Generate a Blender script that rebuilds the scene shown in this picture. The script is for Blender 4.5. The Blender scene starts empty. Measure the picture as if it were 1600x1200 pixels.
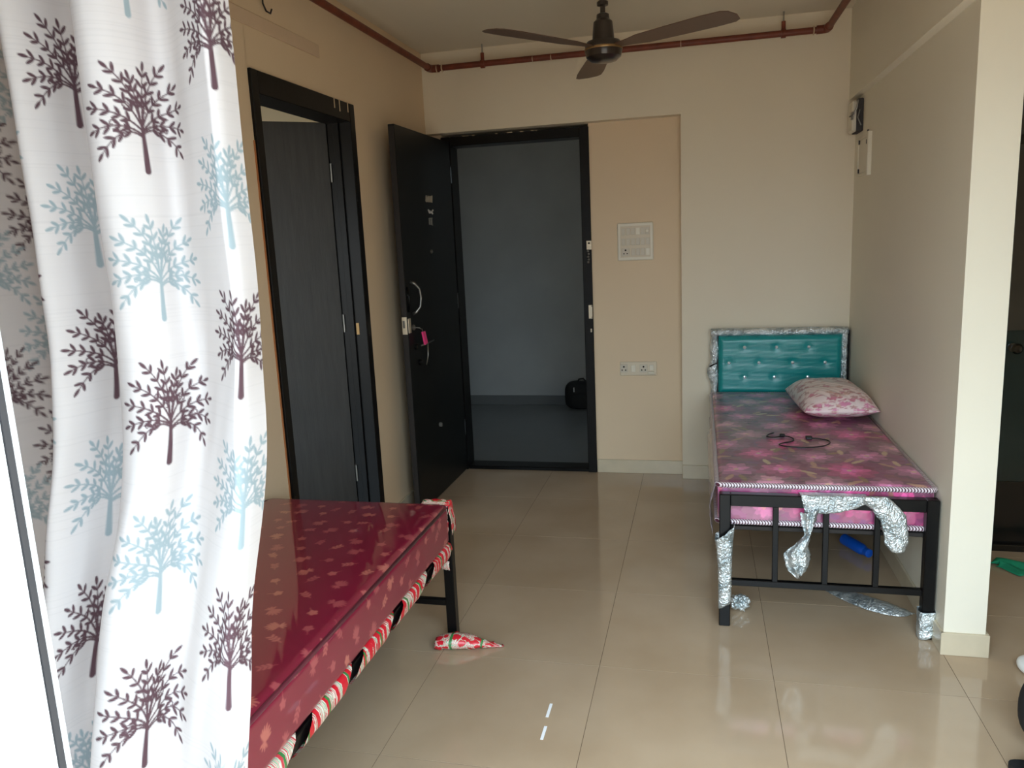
import bpy, bmesh, math, random
import numpy as np
from mathutils import Vector, Matrix

random.seed(7)
RNG = np.random.default_rng(7)
scene = bpy.context.scene
COL = scene.collection
PI = math.pi

# ------------------------------------------------------------------ camera
def srgb(r, g, b, a=1.0):
    def f(c):
        c /= 255.0
        return c / 12.92 if c <= 0.04045 else ((c + 0.055) / 1.055) ** 2.4
    return (f(r), f(g), f(b), a)

CAM_H = 1.5295
def cam_axes(pitch, yaw, roll):
    a, b, c = (math.radians(v) for v in (pitch, yaw, roll))
    fw = Vector((-math.sin(b) * math.cos(a), math.cos(b) * math.cos(a), math.sin(a)))
    r = Vector((math.cos(b), math.sin(b), 0)); u = r.cross(fw)
    return r * math.cos(c) + u * math.sin(c), -r * math.sin(c) + u * math.cos(c), fw
cr, cu, cf = cam_axes(-10.5063, 13.7868, -2.649)
cd = bpy.data.cameras.new('camera'); cam = bpy.data.objects.new('camera', cd); COL.objects.link(cam)
cam.matrix_world = Matrix(((cr.x, cu.x, -cf.x, 0), (cr.y, cu.y, -cf.y, 0), (cr.z, cu.z, -cf.z, CAM_H), (0, 0, 0, 1)))
cd.sensor_width = 36.0; cd.lens = 1216.457 / 1600 * 36.0; cd.clip_start = 0.02; cd.clip_end = 100
scene.camera = cam

# ------------------------------------------------------------------ daylight and exposure
SKY = 7.5
world = bpy.data.worlds.new('daylight'); scene.world = world; world.use_nodes = True
bgn = world.node_tree.nodes['Background']
# bright hazy sky above the horizon, dimmer warm ground and houses below it
wn, wl = world.node_tree.nodes, world.node_tree.links
wtc = wn.new('ShaderNodeTexCoord'); wsp = wn.new('ShaderNodeSeparateXYZ'); wl.new(wtc.outputs['Generated'], wsp.inputs[0])
wmr = wn.new('ShaderNodeMapRange'); wmr.inputs['From Min'].default_value = -0.10; wmr.inputs['From Max'].default_value = 0.10; wl.new(wsp.outputs['Z'], wmr.inputs['Value'])
wmx = wn.new('ShaderNodeMixRGB'); wl.new(wmr.outputs[0], wmx.inputs[0]); wmx.inputs[1].default_value = (0.36, 0.31, 0.25, 1); wmx.inputs[2].default_value = (0.72, 0.885, 1.0, 1)
wl.new(wmx.outputs[0], bgn.inputs[0])
# overcast sky: three times as bright overhead as at the horizon
wz = wn.new('ShaderNodeMath'); wz.operation = 'MAXIMUM'; wz.inputs[1].default_value = 0.0; wl.new(wsp.outputs['Z'], wz.inputs[0])
wg = wn.new('ShaderNodeMath'); wg.operation = 'MULTIPLY_ADD'; wg.inputs[1].default_value = 2 * SKY; wg.inputs[2].default_value = SKY
wl.new(wz.outputs[0], wg.inputs[0]); wl.new(wg.outputs[0], bgn.inputs[1])
def portal(name, loc, direction, sx, sy):
    l = bpy.data.lights.new(name, 'AREA'); l.shape = 'RECTANGLE'; l.size = sx; l.size_y = sy
    l.cycles.is_portal = True
    o = bpy.data.objects.new(name, l); COL.objects.link(o); o.location = loc
    o.rotation_euler = Vector(direction).to_track_quat('-Z', 'Y').to_euler()
    return o
portal('daylight_portal', (0.115, 0.40, 1.13), (0, 1, 0), 2.05, 2.24)
vs = scene.view_settings
vs.view_transform = 'Standard'; vs.look = 'None'; vs.exposure = -0.42; vs.gamma = 1.0; vs.use_curve_mapping = False
scene.cycles.max_bounces = 8; scene.cycles.diffuse_bounces = 5; scene.cycles.glossy_bounces = 4

# ------------------------------------------------------------------ key planes of the room (metres)
XL, XR, XB = -1.6685, 0.8446, 0.8060      # left wall, right partition, beam over the partition
YB, YR, ZC = 4.8315, 4.9206, 2.6777       # back wall, its recess round the door, ceiling
XN, ZN = -0.1051, 2.2003                  # recess: right edge and top
XD, YP, TP = -0.655, 2.8414, 0.1347       # entrance frame right edge, partition end, its thickness

# ------------------------------------------------------------------ materials
MATS = {}
def nodes_of(m):
    m.use_nodes = True
    nt = m.node_tree
    return nt, nt.nodes['Principled BSDF']
def mat(name, col, rough=0.5, metal=0.0, coat=0.0, coat_rough=0.1, var=0.0, vscale=6.0, bump=0.0, bscale=60.0, spec=0.5, stretch=(1, 1, 1), col2=None):
    m = bpy.data.materials.new(name); nt, b = nodes_of(m); N = nt.nodes; L = nt.links
    b.inputs['Base Color'].default_value = col; b.inputs['Roughness'].default_value = rough
    b.inputs['Metallic'].default_value = metal; b.inputs['Coat Weight'].default_value = coat
    b.inputs['Coat Roughness'].default_value = coat_rough; b.inputs['Specular IOR Level'].default_value = spec
    tc = N.new('ShaderNodeTexCoord'); mp = N.new('ShaderNodeMapping'); mp.inputs['Scale'].default_value = stretch
    L.new(tc.outputs['Object'], mp.inputs['Vector'])
    if var > 0 or col2:
        n = N.new('ShaderNodeTexNoise'); n.inputs['Scale'].default_value = vscale; n.inputs['Detail'].default_value = 6
        L.new(mp.outputs[0], n.inputs['Vector'])
        r = N.new('ShaderNodeValToRGB'); r.color_ramp.elements[0].position = 0.3; r.color_ramp.elements[1].position = 0.7
        c2 = col2 or tuple(min(1, c * (1 + var)) for c in col[:3]) + (1,)
        c1 = col if col2 else tuple(c * (1 - var) for c in col[:3]) + (1,)
        r.color_ramp.elements[0].color = c1; r.color_ramp.elements[1].color = c2
        L.new(n.outputs['Fac'], r.inputs['Fac']); L.new(r.outputs['Color'], b.inputs['Base Color'])
    if bump > 0:
        n2 = N.new('ShaderNodeTexNoise'); n2.inputs['Scale'].default_value = bscale; n2.inputs['Detail'].default_value = 4
        L.new(mp.outputs[0], n2.inputs['Vector'])
        bp = N.new('ShaderNodeBump'); bp.inputs['Strength'].default_value = bump; bp.inputs['Distance'].default_value = 0.01
        L.new(n2.outputs['Fac'], bp.inputs['Height']); L.new(bp.outputs['Normal'], b.inputs['Normal'])
        if coat > 0: L.new(bp.outputs['Normal'], b.inputs['Coat Normal'])
    MATS[name] = m
    return m

mat('wall_peach', srgb(224, 200, 168), 0.62, var=0.02, vscale=1.5, bump=0.03, bscale=90)
mat('wall_cream', srgb(228, 215, 192), 0.62, var=0.02, vscale=1.5, bump=0.03, bscale=90)
mat('wall_pale', srgb(236, 228, 209), 0.6, var=0.02, vscale=1.5, bump=0.03, bscale=90)
mat('wall_patch', srgb(212, 186, 158), 0.8, var=0.04, vscale=8)
mat('ceiling_paint', srgb(222, 212, 192), 0.8, var=0.02, vscale=2)
mat('skirting', srgb(206, 192, 166), 0.25, var=0.04, vscale=12)
mat('grout', srgb(92, 72, 52), 0.95)
mat('outside_plaster', srgb(205, 202, 196), 0.85)
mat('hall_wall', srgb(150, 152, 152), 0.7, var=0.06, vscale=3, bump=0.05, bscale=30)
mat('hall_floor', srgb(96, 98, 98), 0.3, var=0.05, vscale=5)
mat('black_frame', srgb(12, 11, 11), 0.36, coat=0.0, spec=0.22, var=0.2, vscale=20, bump=0.05, bscale=40)
mat('door_laminate', srgb(48, 47, 46), 0.45, var=0.22, vscale=9, stretch=(6, 6, 0.5), bump=0.05, bscale=30)
mat('door_black', srgb(15, 16, 16), 0.4, var=0.15, vscale=9, stretch=(6, 6, 0.5), spec=0.3)
mat('edge_wood', srgb(30, 24, 21), 0.6)
mat('raw_edge', srgb(176, 112, 66), 0.8)
mat('black_steel', srgb(9, 9, 10), 0.32, spec=0.25, coat=0.05, var=0.1, vscale=30)
mat('steel', srgb(150, 148, 142), 0.3, metal=0.9)
mat('dark_chrome', srgb(84, 84, 84), 0.15, metal=1.0)
mat('plate_metal', srgb(214, 200, 176), 0.35, metal=0.5)
mat('brass', srgb(150, 120, 80), 0.4, metal=0.7)
mat('pink_plastic', srgb(255, 70, 140), 0.5)
mat('white_plastic', srgb(226, 218, 200), 0.35)
mat('cream_plastic', srgb(214, 200, 176), 0.4)
mat('grey_switch', srgb(206, 196, 178), 0.35)
mat('hole', srgb(30, 20, 15), 0.9)
mat('pipe_red', srgb(112, 50, 30), 0.5, var=0.25, vscale=14)
mat('paint_drip', srgb(200, 180, 150), 0.8)
mat('fan_brown', srgb(36, 26, 22), 0.3, coat=0.5)
mat('fan_blade', srgb(98, 74, 58), 0.45)
mat('white_aluminium', srgb(236, 238, 242), 0.35, var=0.02, vscale=10)
mat('rubber', srgb(60, 58, 60), 0.8)
mat('black_cloth', srgb(14, 14, 15), 0.8, var=0.3, vscale=25, bump=0.2, bscale=50)
mat('green_cloth', srgb(20, 140, 100), 0.85, var=0.25, vscale=12, bump=0.3, bscale=30)
mat('blue_plastic', srgb(8, 88, 200), 0.4)
mat('white_poly', srgb(235, 235, 232), 0.5, bump=0.2, bscale=20)
mat('cable_black', srgb(12, 10, 12), 0.4)
mat('teal_vinyl', srgb(0, 140, 140), 0.38, coat=0.3, coat_rough=0.15, var=0.08, vscale=7, stretch=(0.6, 1, 6), bump=0.10, bscale=9)
mat('crystal', srgb(225, 240, 245), 0.08, metal=0.6, coat=1.0)
mat('teal_dark', srgb(0, 70, 78), 0.5)
mat('streak_white', srgb(250, 252, 255), 0.3)
mat('mark_pale', srgb(150, 140, 125), 0.5)
mat('mark_white', srgb(200, 200, 195), 0.4)
mat('mark_grey', srgb(110, 108, 102), 0.5)
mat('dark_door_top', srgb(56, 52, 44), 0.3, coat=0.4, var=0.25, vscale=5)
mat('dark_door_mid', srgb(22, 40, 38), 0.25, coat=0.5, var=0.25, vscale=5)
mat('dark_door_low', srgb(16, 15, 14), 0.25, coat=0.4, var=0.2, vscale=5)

def foil_mat():
    m = bpy.data.materials.new('foil'); nt, b = nodes_of(m); N = nt.nodes; L = nt.links
    b.inputs['Base Color'].default_value = srgb(214, 222, 224); b.inputs['Metallic'].default_value = 0.75
    b.inputs['Roughness'].default_value = 0.3
    tc = N.new('ShaderNodeTexCoord'); v = N.new('ShaderNodeTexVoronoi'); v.inputs['Scale'].default_value = 55
    nz = N.new('ShaderNodeTexNoise'); nz.inputs['Scale'].default_value = 25; nz.inputs['Detail'].default_value = 5
    L.new(tc.outputs['Object'], nz.inputs['Vector'])
    mx = N.new('ShaderNodeMixRGB'); mx.inputs[0].default_value = 0.12
    L.new(tc.outputs['Object'], mx.inputs[1]); L.new(nz.outputs['Color'], mx.inputs[2]); L.new(mx.outputs[0], v.inputs['Vector'])
    bp = N.new('ShaderNodeBump'); bp.inputs['Strength'].default_value = 0.55; bp.inputs['Distance'].default_value = 0.012
    L.new(v.outputs['Distance'], bp.inputs['Height']); L.new(bp.outputs['Normal'], b.inputs['Normal'])
    r = N.new('ShaderNodeValToRGB'); r.color_ramp.elements[0].color = srgb(150, 165, 170); r.color_ramp.elements[1].color = srgb(236, 242, 243)
    r.color_ramp.elements[0].position = 0.25; r.color_ramp.elements[1].position = 0.6
    L.new(nz.outputs['Fac'], r.inputs['Fac']); L.new(r.outputs[0], b.inputs['Base Color'])
    MATS['foil'] = m
foil_mat()

def wrap_mat():
    # printed gift paper: red blobs and fine swirls on white with green bands
    m = bpy.data.materials.new('gift_paper'); nt, b = nodes_of(m); N = nt.nodes; L = nt.links
    b.inputs['Roughness'].default_value = 0.4; b.inputs['Coat Weight'].default_value = 0.3
    uv = N.new('ShaderNodeUVMap')
    def ramp(src, els, interp='CONSTANT'):
        r = N.new('ShaderNodeValToRGB'); r.color_ramp.interpolation = interp
        e = r.color_ramp.elements
        e[0].position, e[0].color = els[0]; e[1].position, e[1].color = els[1]
        for pos, c in els[2:]:
            x = e.new(pos); x.color = c
        L.new(src, r.inputs['Fac']); return r.outputs['Color']
    w = N.new('ShaderNodeTexWave'); w.inputs['Scale'].default_value = 34; w.inputs['Distortion'].default_value = 14; w.inputs['Detail'].default_value = 2
    w.inputs['Detail Scale'].default_value = 1.5
    L.new(uv.outputs[0], w.inputs['Vector'])
    swirl = ramp(w.outputs['Fac'], [(0.0, srgb(210, 70, 80)), (0.28, srgb(240, 232, 218)), (0.8, srgb(170, 190, 160))])
    v = N.new('ShaderNodeTexVoronoi'); v.inputs['Scale'].default_value = 30
    L.new(uv.outputs[0], v.inputs['Vector'])
    blob = ramp(v.outputs['Distance'], [(0.0, (1, 1, 1, 1)), (0.48, (0, 0, 0, 1))])
    mx = N.new('ShaderNodeMixRGB'); L.new(blob, mx.inputs[0]); L.new(swirl, mx.inputs[1]); mx.inputs[2].default_value = srgb(214, 30, 48)
    sp = N.new('ShaderNodeSeparateXYZ'); L.new(uv.outputs[0], sp.inputs[0])
    mm = N.new('ShaderNodeMath'); mm.operation = 'MULTIPLY'; mm.inputs[1].default_value = 9.0; L.new(sp.outputs['X'], mm.inputs[0])
    fr = N.new('ShaderNodeMath'); fr.operation = 'FRACT'; L.new(mm.outputs[0], fr.inputs[0])
    gr = ramp(fr.outputs[0], [(0.0, (0, 0, 0, 1)), (0.5, (1, 1, 1, 1)), (0.58, (0, 0, 0, 1))])
    m2 = N.new('ShaderNodeMixRGB'); L.new(gr, m2.inputs[0]); L.new(mx.outputs[0], m2.inputs[1]); m2.inputs[2].default_value = srgb(60, 130, 70)
    L.new(m2.outputs[0], b.inputs['Base Color'])
    MATS['gift_paper'] = m
wrap_mat()

def tile_mat():
    m = bpy.data.materials.new('floor_tile'); nt, b = nodes_of(m); N = nt.nodes; L = nt.links
    oi = N.new('ShaderNodeObjectInfo'); g = N.new('ShaderNodeNewGeometry')
    n = N.new('ShaderNodeTexNoise'); n.inputs['Scale'].default_value = 2.2; n.inputs['Detail'].default_value = 7
    L.new(g.outputs['Position'], n.inputs['Vector'])
    r = N.new('ShaderNodeValToRGB'); r.color_ramp.elements[0].position = 0.3; r.color_ramp.elements[1].position = 0.72
    r.color_ramp.elements[0].color = srgb(176, 152, 124); r.color_ramp.elements[1].color = srgb(190, 168, 142)
    L.new(n.outputs['Fac'], r.inputs['Fac'])
    hs = N.new('ShaderNodeHueSaturation'); mr = N.new('ShaderNodeMapRange'); mr.inputs['To Min'].default_value = 0.96; mr.inputs['To Max'].default_value = 1.03
    L.new(oi.outputs['Random'], mr.inputs['Value']); L.new(mr.outputs[0], hs.inputs['Value']); L.new(r.outputs[0], hs.inputs['Color'])
    L.new(hs.outputs[0], b.inputs['Base Color'])
    b.inputs['Roughness'].default_value = 0.09; b.inputs['Specular IOR Level'].default_value = 0.7
    MATS['floor_tile'] = m
tile_mat()

def print_mat(name, rough, coat=0.0, coat_rough=0.1, bump=0.0, bscale=20.0, stretch=(1, 1, 1), translucent=0.0, coat_ior=1.5, spec=0.5):
    
    """fabric whose flat print is held in the mesh's own 'print' colours"""
    m = bpy.data.materials.new(name); nt, b = nodes_of(m); N = nt.nodes; L = nt.links
    a = N.new('ShaderNodeAttribute'); a.attribute_name = 'print'
    L.new(a.outputs['Color'], b.inputs['Base Color'])
    b.inputs['Roughness'].default_value = rough; b.inputs['Coat Weight'].default_value = coat; b.inputs['Coat Roughness'].default_value = coat_rough
    b.inputs['Specular IOR Level'].default_value = spec; b.inputs['Coat IOR'].default_value = coat_ior
    if bump > 0:
        tc = N.new('ShaderNodeTexCoord'); mp = N.new('ShaderNodeMapping'); mp.inputs['Scale'].default_value = stretch
        L.new(tc.outputs['Object'], mp.inputs['Vector'])
        n = N.new('ShaderNodeTexNoise'); n.inputs['Scale'].default_value = bscale; n.inputs['Detail'].default_value = 3
        L.new(mp.outputs[0], n.inputs['Vector'])
        bp = N.new('ShaderNodeBump'); bp.inputs['Strength'].default_value = bump; bp.inputs['Distance'].default_value = 0.01
        L.new(n.outputs['Fac'], bp.inputs['Height'])
        L.new(bp.outputs['Normal'], b.inputs['Coat Normal' if coat > 0 else 'Normal'])
    if translucent > 0:
        out = nt.nodes['Material Output']; t = N.new('ShaderNodeBsdfTranslucent'); L.new(a.outputs['Color'], t.inputs['Color'])
        ms = N.new('ShaderNodeMixShader'); ms.inputs[0].default_value = translucent
        L.new(b.outputs[0], ms.inputs[1]); L.new(t.outputs[0], ms.inputs[2]); L.new(ms.outputs[0], out.inputs['Surface'])
    MATS[name] = m
print_mat('curtain_print', 0.9, translucent=0.35, spec=0.1)
print_mat('red_quilt', 0.45, coat=1.0, coat_rough=0.06, bump=0.03, bscale=4, coat_ior=1.8)
print_mat('pink_quilt', 0.45, coat=1.0, coat_rough=0.22, bump=1.0, bscale=9, stretch=(0.9, 7.0, 1), coat_ior=1.8)
print_mat('pillow_print', 0.45, coat=0.7, coat_rough=0.2, bump=0.3, bscale=16)
def film_mat():
    m = bpy.data.materials.new('clear_film'); nt, b = nodes_of(m)
    b.inputs['Base Color'].default_value = srgb(205, 190, 205); b.inputs['Roughness'].default_value = 0.15
    b.inputs['Alpha'].default_value = 0.4; b.inputs['Coat Weight'].default_value = 1
    MATS['clear_film'] = m
film_mat()

# ------------------------------------------------------------------ mesh helpers
def new_bm(): return bmesh.new()
def bx(bm, x0, x1, y0, y1, z0, z1, bev=0.0, seg=1):
    t = bmesh.new()
    bmesh.ops.create_cube(t, size=1.0)
    bmesh.ops.scale(t, vec=(x1 - x0, y1 - y0, z1 - z0), verts=t.verts)
    bmesh.ops.translate(t, vec=((x0 + x1) / 2, (y0 + y1) / 2, (z0 + z1) / 2), verts=t.verts)
    if bev > 0: bmesh.ops.bevel(t, geom=t.edges[:], offset=bev, segments=seg, profile=0.5, affect='EDGES')
    merge(bm, t)
def merge(bm, t, M=None):
    if M is not None: bmesh.ops.transform(t, matrix=M, verts=t.verts)
    me = bpy.data.meshes.new('tmp'); t.to_mesh(me); t.free(); bm.from_mesh(me); bpy.data.meshes.remove(me)
def tube(bm, pts, r, n=10, cap=True, closed=False):
    pts = [Vector(p) for p in pts]; rings = []
    rs = r if isinstance(r, (list, tuple)) else [r] * len(pts)
    prev = None
    for i, p in enumerate(pts):
        a = pts[i - 1] if i > 0 else p; c = pts[i + 1] if i < len(pts) - 1 else p
        d = (c - a).normalized()
        ref = prev if prev is not None else (Vector((0, 0, 1)) if abs(d.z) < 0.9 else Vector((1, 0, 0)))
        s = (ref - d * ref.dot(d)).normalized(); t = d.cross(s); prev = s
        rings.append([bm.verts.new(p + (s * math.cos(2 * PI * k / n) + t * math.sin(2 * PI * k / n)) * rs[i]) for k in range(n)])
    for i in range(len(rings) - 1):
        for k in range(n): bm.faces.new((rings[i][k], rings[i][(k + 1) % n], rings[i + 1][(k + 1) % n], rings[i + 1][k]))
    if cap: bm.faces.new(rings[0][::-1]); bm.faces.new(rings[-1])
def lathe(bm, prof, c, n=28, axis='z'):
    rings = []
    for r, h in prof:
        ring = []
        for k in range(n):
            a = 2 * PI * k / n; p = (r * math.cos(a), r * math.sin(a), h)
            if axis == 'y': p = (p[0], p[2], p[1])
            if axis == 'x': p = (p[2], p[0], p[1])
            ring.append(bm.verts.new((c[0] + p[0], c[1] + p[1], c[2] + p[2])))
        rings.append(ring)
    for i in range(len(rings) - 1):
        for k in range(n): bm.faces.new((rings[i][k], rings[i][(k + 1) % n], rings[i + 1][(k + 1) % n], rings[i + 1][k]))
    bm.faces.new(rings[0][::-1]); bm.faces.new(rings[-1])
def prism(bm, poly, z0, z1, f):
    """poly: 2-D outline; f(u, v, w) -> world point"""
    a = [bm.verts.new(f(u, v, z0)) for u, v in poly]; b = [bm.verts.new(f(u, v, z1)) for u, v in poly]
    n = len(poly); bm.faces.new(a[::-1]); bm.faces.new(b)
    for k in range(n): bm.faces.new((a[k], a[(k + 1) % n], b[(k + 1) % n], b[k]))
BASE = {}
def thing(name, loc, label=None, cat=None, group=None, kind=None):
    o = bpy.data.objects.new(name, None); COL.objects.link(o); o.location = loc; o.empty_display_size = 0.1
    BASE[o.name] = Vector(loc); tag(o, label, cat, group, kind)
    return o
def tag(o, label=None, cat=None, group=None, kind=None):
    if label: o['label'] = label
    if cat: o['category'] = cat
    if group: o['group'] = group
    if kind: o['kind'] = kind
    return o
def obj(name, bm, m, parent=None, smooth=False, base=None):
    """vertices are given in room coordinates; the object's origin is its thing's base"""
    b = BASE[parent.name] if parent is not None else Vector(base or (0, 0, 0))
    bmesh.ops.recalc_face_normals(bm, faces=bm.faces[:])
    if b.length > 0: bmesh.ops.translate(bm, vec=-b, verts=bm.verts)
    me = bpy.data.meshes.new(name); bm.to_mesh(me); bm.free()
    if smooth:
        for p in me.polygons: p.use_smooth = True
        if smooth != 'all': me.set_sharp_from_angle(angle=math.radians(35))
    me.materials.append(MATS[m])
    o = bpy.data.objects.new(name, me); COL.objects.link(o)
    BASE[o.name] = b
    if parent is not None: o.parent = parent
    else: o.location = b
    return o
def part(name, m, parent, *boxes, bev=0.002):
    bm = new_bm()
    for q in boxes: bx(bm, *q, bev=bev)
    return obj(name, bm, m, parent)
def grid(name, X, Y, Z, m, parent=None, base=(0, 0, 0), colour=None, uv=None, smooth=True):
    """X, Y, Z: 2-D arrays of a surface"""
    b = BASE[parent.name] if parent is not None else Vector(base)
    r, c = X.shape
    co = np.stack([X - b.x, Y - b.y, Z - b.z], -1).reshape(-1, 3).astype(np.float32)
    i = np.arange(r * c).reshape(r, c)
    f = np.stack([i[:-1, :-1], i[:-1, 1:], i[1:, 1:], i[1:, :-1]], -1).reshape(-1, 4).astype(np.int32)
    me = bpy.data.meshes.new(name)
    me.vertices.add(r * c); me.vertices.foreach_set('co', co.ravel())
    me.loops.add(f.size); me.loops.foreach_set('vertex_index', f.ravel())
    me.polygons.add(len(f)); me.polygons.foreach_set('loop_start', np.arange(0, f.size, 4, dtype=np.int32))
    me.update(calc_edges=True); me.validate()
    if colour is not None:
        a = me.color_attributes.new('print', 'FLOAT_COLOR', 'POINT')
        cc = np.ones((r * c, 4), np.float32); cc[:, :3] = colour.reshape(-1, 3); a.data.foreach_set('color', cc.ravel())
    if uv is not None:
        u = me.uv_layers.new(name='UVMap'); uu = np.stack(uv, -1).reshape(-1, 2)[f.ravel()].astype(np.float32)
        u.data.foreach_set('uv', uu.ravel())
    if smooth: me.polygons.foreach_set('use_smooth', np.ones(len(f), bool))
    me.materials.append(MATS[m])
    o = bpy.data.objects.new(name, me); COL.objects.link(o); BASE[o.name] = b
    if parent is not None: o.parent = parent
    else: o.location = b
    return o
def struct(name, m, label, cat, *boxes, bev=0.0):
    bm = new_bm()
    for q in boxes: bx(bm, *q, bev=bev)
    return tag(obj(name, bm, m), label, cat, kind='structure')
def noise1(x, seed=0):
    """smooth pseudo-random wave, about -1..1"""
    r = np.random.default_rng(seed); out = 0 * x
    for k in range(6):
        out = out + np.sin(x * r.uniform(0.5, 3.0) * (1.6 ** k) + r.uniform(0, 6.28)) * (0.62 ** k)
    return out / 2

# ------------------------------------------------------------------ floor
fl = struct('floor', 'grout', 'floor of large glossy cream tiles across the room', 'floor', (XL - 0.14, 2.9, -0.72, 5.06, -0.12, -0.0007))
S = 0.6; GX, GY = -0.3534, 2.5675
bm = new_bm(); bx(bm, 0.0008, S - 0.0008, 0.0008, S - 0.0008, -0.010, 0.0, bev=0.0003)
tile_me = bpy.data.meshes.new('tile'); bm.to_mesh(tile_me); bm.free(); tile_me.materials.append(MATS['floor_tile'])
cut = {}
def add_tile(x0, y0, x1, y1):
    w, d = round(x1 - x0, 4), round(y1 - y0, 4)
    if abs(w - S) < 1e-4 and abs(d - S) < 1e-4: me = tile_me
    else:
        if (w, d) not in cut:
            b2 = new_bm(); bx(b2, 0.0008, w - 0.0008, 0.0008, d - 0.0008, -0.010, 0.0, bev=0.0003)
            q = bpy.data.meshes.new('tile'); b2.to_mesh(q); b2.free(); q.materials.append(MATS['floor_tile']); cut[(w, d)] = q
        me = cut[(w, d)]
    o = bpy.data.objects.new('tile', me); COL.objects.link(o); o.location = (x0, y0, 0); o.parent = fl
for i in range(-3, 6):
    for j in range(-5, 5):
        x0, y0 = GX + i * S, GY + j * S; x1, y1 = x0 + S, y0 + S
        x0, x1 = max(x0, XL), min(x1, 2.9); y0, y1 = max(y0, -0.72), min(y1, YR)
        if x1 - x0 > 0.05 and y1 - y0 > 0.05: add_tile(x0, y0, x1, y1)

# ------------------------------------------------------------------ walls, ceiling
TOP = ZC + 0.12
D1A, D1B, D1Z = 2.8156, 3.7424, 2.2162          # bedroom door frame on the left wall
struct('wall_left', 'wall_peach', 'peach painted left wall with the ajar dark door', 'wall',
       (XL - 0.12, XL, 0.42, D1A + 0.002, 0, ZC), (XL - 0.12, XL, D1B - 0.002, 5.05, 0, ZC), (XL - 0.12, XL, D1A, D1B, D1Z - 0.002, ZC))
struct('wall_back', 'wall_cream', 'cream back wall framing the recessed entrance', 'wall',
       (XN, XR + 0.02, YB, 5.05, 0, ZC), (XL, XN, YB, 5.05, ZN, ZC))
struct('wall_recess', 'wall_peach', 'recessed peach wall between entrance and pale back wall', 'wall',
       (XD - 0.002, XN, YR, 5.05, 0, ZN), (XL, -1.60, YR, 5.05, 0, ZN))
struct('wall_right', 'wall_pale', 'pale right partition wall ending in a bright edge', 'wall',
       (XR, XR + TP, YP, 5.05, 0, ZC), (XB, XR, YP + 0.04, YB, ZN, ZC))
struct('ceiling', 'ceiling_paint', 'plain off-white ceiling above the fan', 'ceiling', (-4.3, 2.95, 0.42, 5.05, ZC, TOP))
# window wall that the camera looks past
struct('wall_front', 'wall_cream', 'wall with the balcony opening at the near end', 'wall',
       (XL - 0.12, -0.92, 0.42, 0.68, 0, ZC), (1.15, 2.9, 0.42, 0.68, 0, ZC), (-0.92, 1.15, 0.42, 0.68, 2.25, ZC))
struct('light_block_parapet', 'outside_plaster', 'unseen low parapet added outside the opening to cut light', 'balcony',
       (-1.9, 2.95, -0.75, -0.65, -0.12, 0.55))  # added out of view, only to cut low outdoor light entering the opening
# passage right of the partition
struct('wall_passage', 'wall_cream', 'cream wall around the dark door beyond the partition', 'wall',
       (XR + TP, 1.12, 3.86, 3.98, 0, ZC), (1.98, 2.9, 3.86, 3.98, 0, ZC), (1.12, 1.98, 3.86, 3.98, 2.16, ZC),
       (2.9, 3.0, -0.72, 4.0, 0, ZC))
# hall behind the entrance
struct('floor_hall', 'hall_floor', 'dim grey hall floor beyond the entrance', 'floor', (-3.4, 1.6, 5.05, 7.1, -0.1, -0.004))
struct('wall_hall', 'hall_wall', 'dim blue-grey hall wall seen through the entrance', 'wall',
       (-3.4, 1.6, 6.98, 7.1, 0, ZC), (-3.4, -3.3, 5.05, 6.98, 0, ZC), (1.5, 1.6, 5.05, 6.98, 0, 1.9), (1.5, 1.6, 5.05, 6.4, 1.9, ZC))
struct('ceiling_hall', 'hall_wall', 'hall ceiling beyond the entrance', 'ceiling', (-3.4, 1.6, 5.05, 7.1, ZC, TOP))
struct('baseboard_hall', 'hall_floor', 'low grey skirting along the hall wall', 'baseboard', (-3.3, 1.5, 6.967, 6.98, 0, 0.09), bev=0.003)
# bedroom behind the left door
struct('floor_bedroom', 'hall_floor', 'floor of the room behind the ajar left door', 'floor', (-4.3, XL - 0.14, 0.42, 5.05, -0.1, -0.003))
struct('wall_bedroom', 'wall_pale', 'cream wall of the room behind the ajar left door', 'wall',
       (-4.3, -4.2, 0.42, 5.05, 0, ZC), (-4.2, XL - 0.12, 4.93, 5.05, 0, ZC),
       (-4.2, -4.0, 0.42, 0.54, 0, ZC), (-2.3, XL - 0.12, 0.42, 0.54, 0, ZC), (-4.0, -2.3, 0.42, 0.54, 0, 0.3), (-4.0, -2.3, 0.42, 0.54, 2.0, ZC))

# skirtings
struct('baseboard_back', 'skirting', 'cream skirting at the foot of the pale back wall', 'baseboard', (XN, XR, YB - 0.011, YB, 0, 0.088), bev=0.002)
struct('baseboard_recess', 'skirting', 'cream skirting below the switchboard', 'baseboard', (XD + 0.004, XN, YR - 0.011, YR, 0, 0.088), bev=0.002)
struct('baseboard_left', 'skirting', 'cream skirting along the left wall between doors', 'baseboard', (XL, XL + 0.011, D1B + 0.002, YR, 0, 0.088), (XL, XL + 0.011, 0.7, D1A - 0.002, 0, 0.088), bev=0.002)
struct('baseboard_right', 'skirting', 'cream skirting wrapping the foot of the partition end', 'baseboard',
       (XR - 0.010, XR, YP - 0.010, YB, 0, 0.085), (XR - 0.010, XR + TP + 0.012, YP - 0.012, YP, 0, 0.085), (XR + TP, XR + TP + 0.012, YP, 3.86, 0, 0.085), bev=0.002)
struct('trim_1', 'wall_patch', 'pale plastered strip high on the left wall above the door', 'trim', (XL, XL + 0.006, 2.3, 3.43, 2.372, 2.428), bev=0.002)

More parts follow.
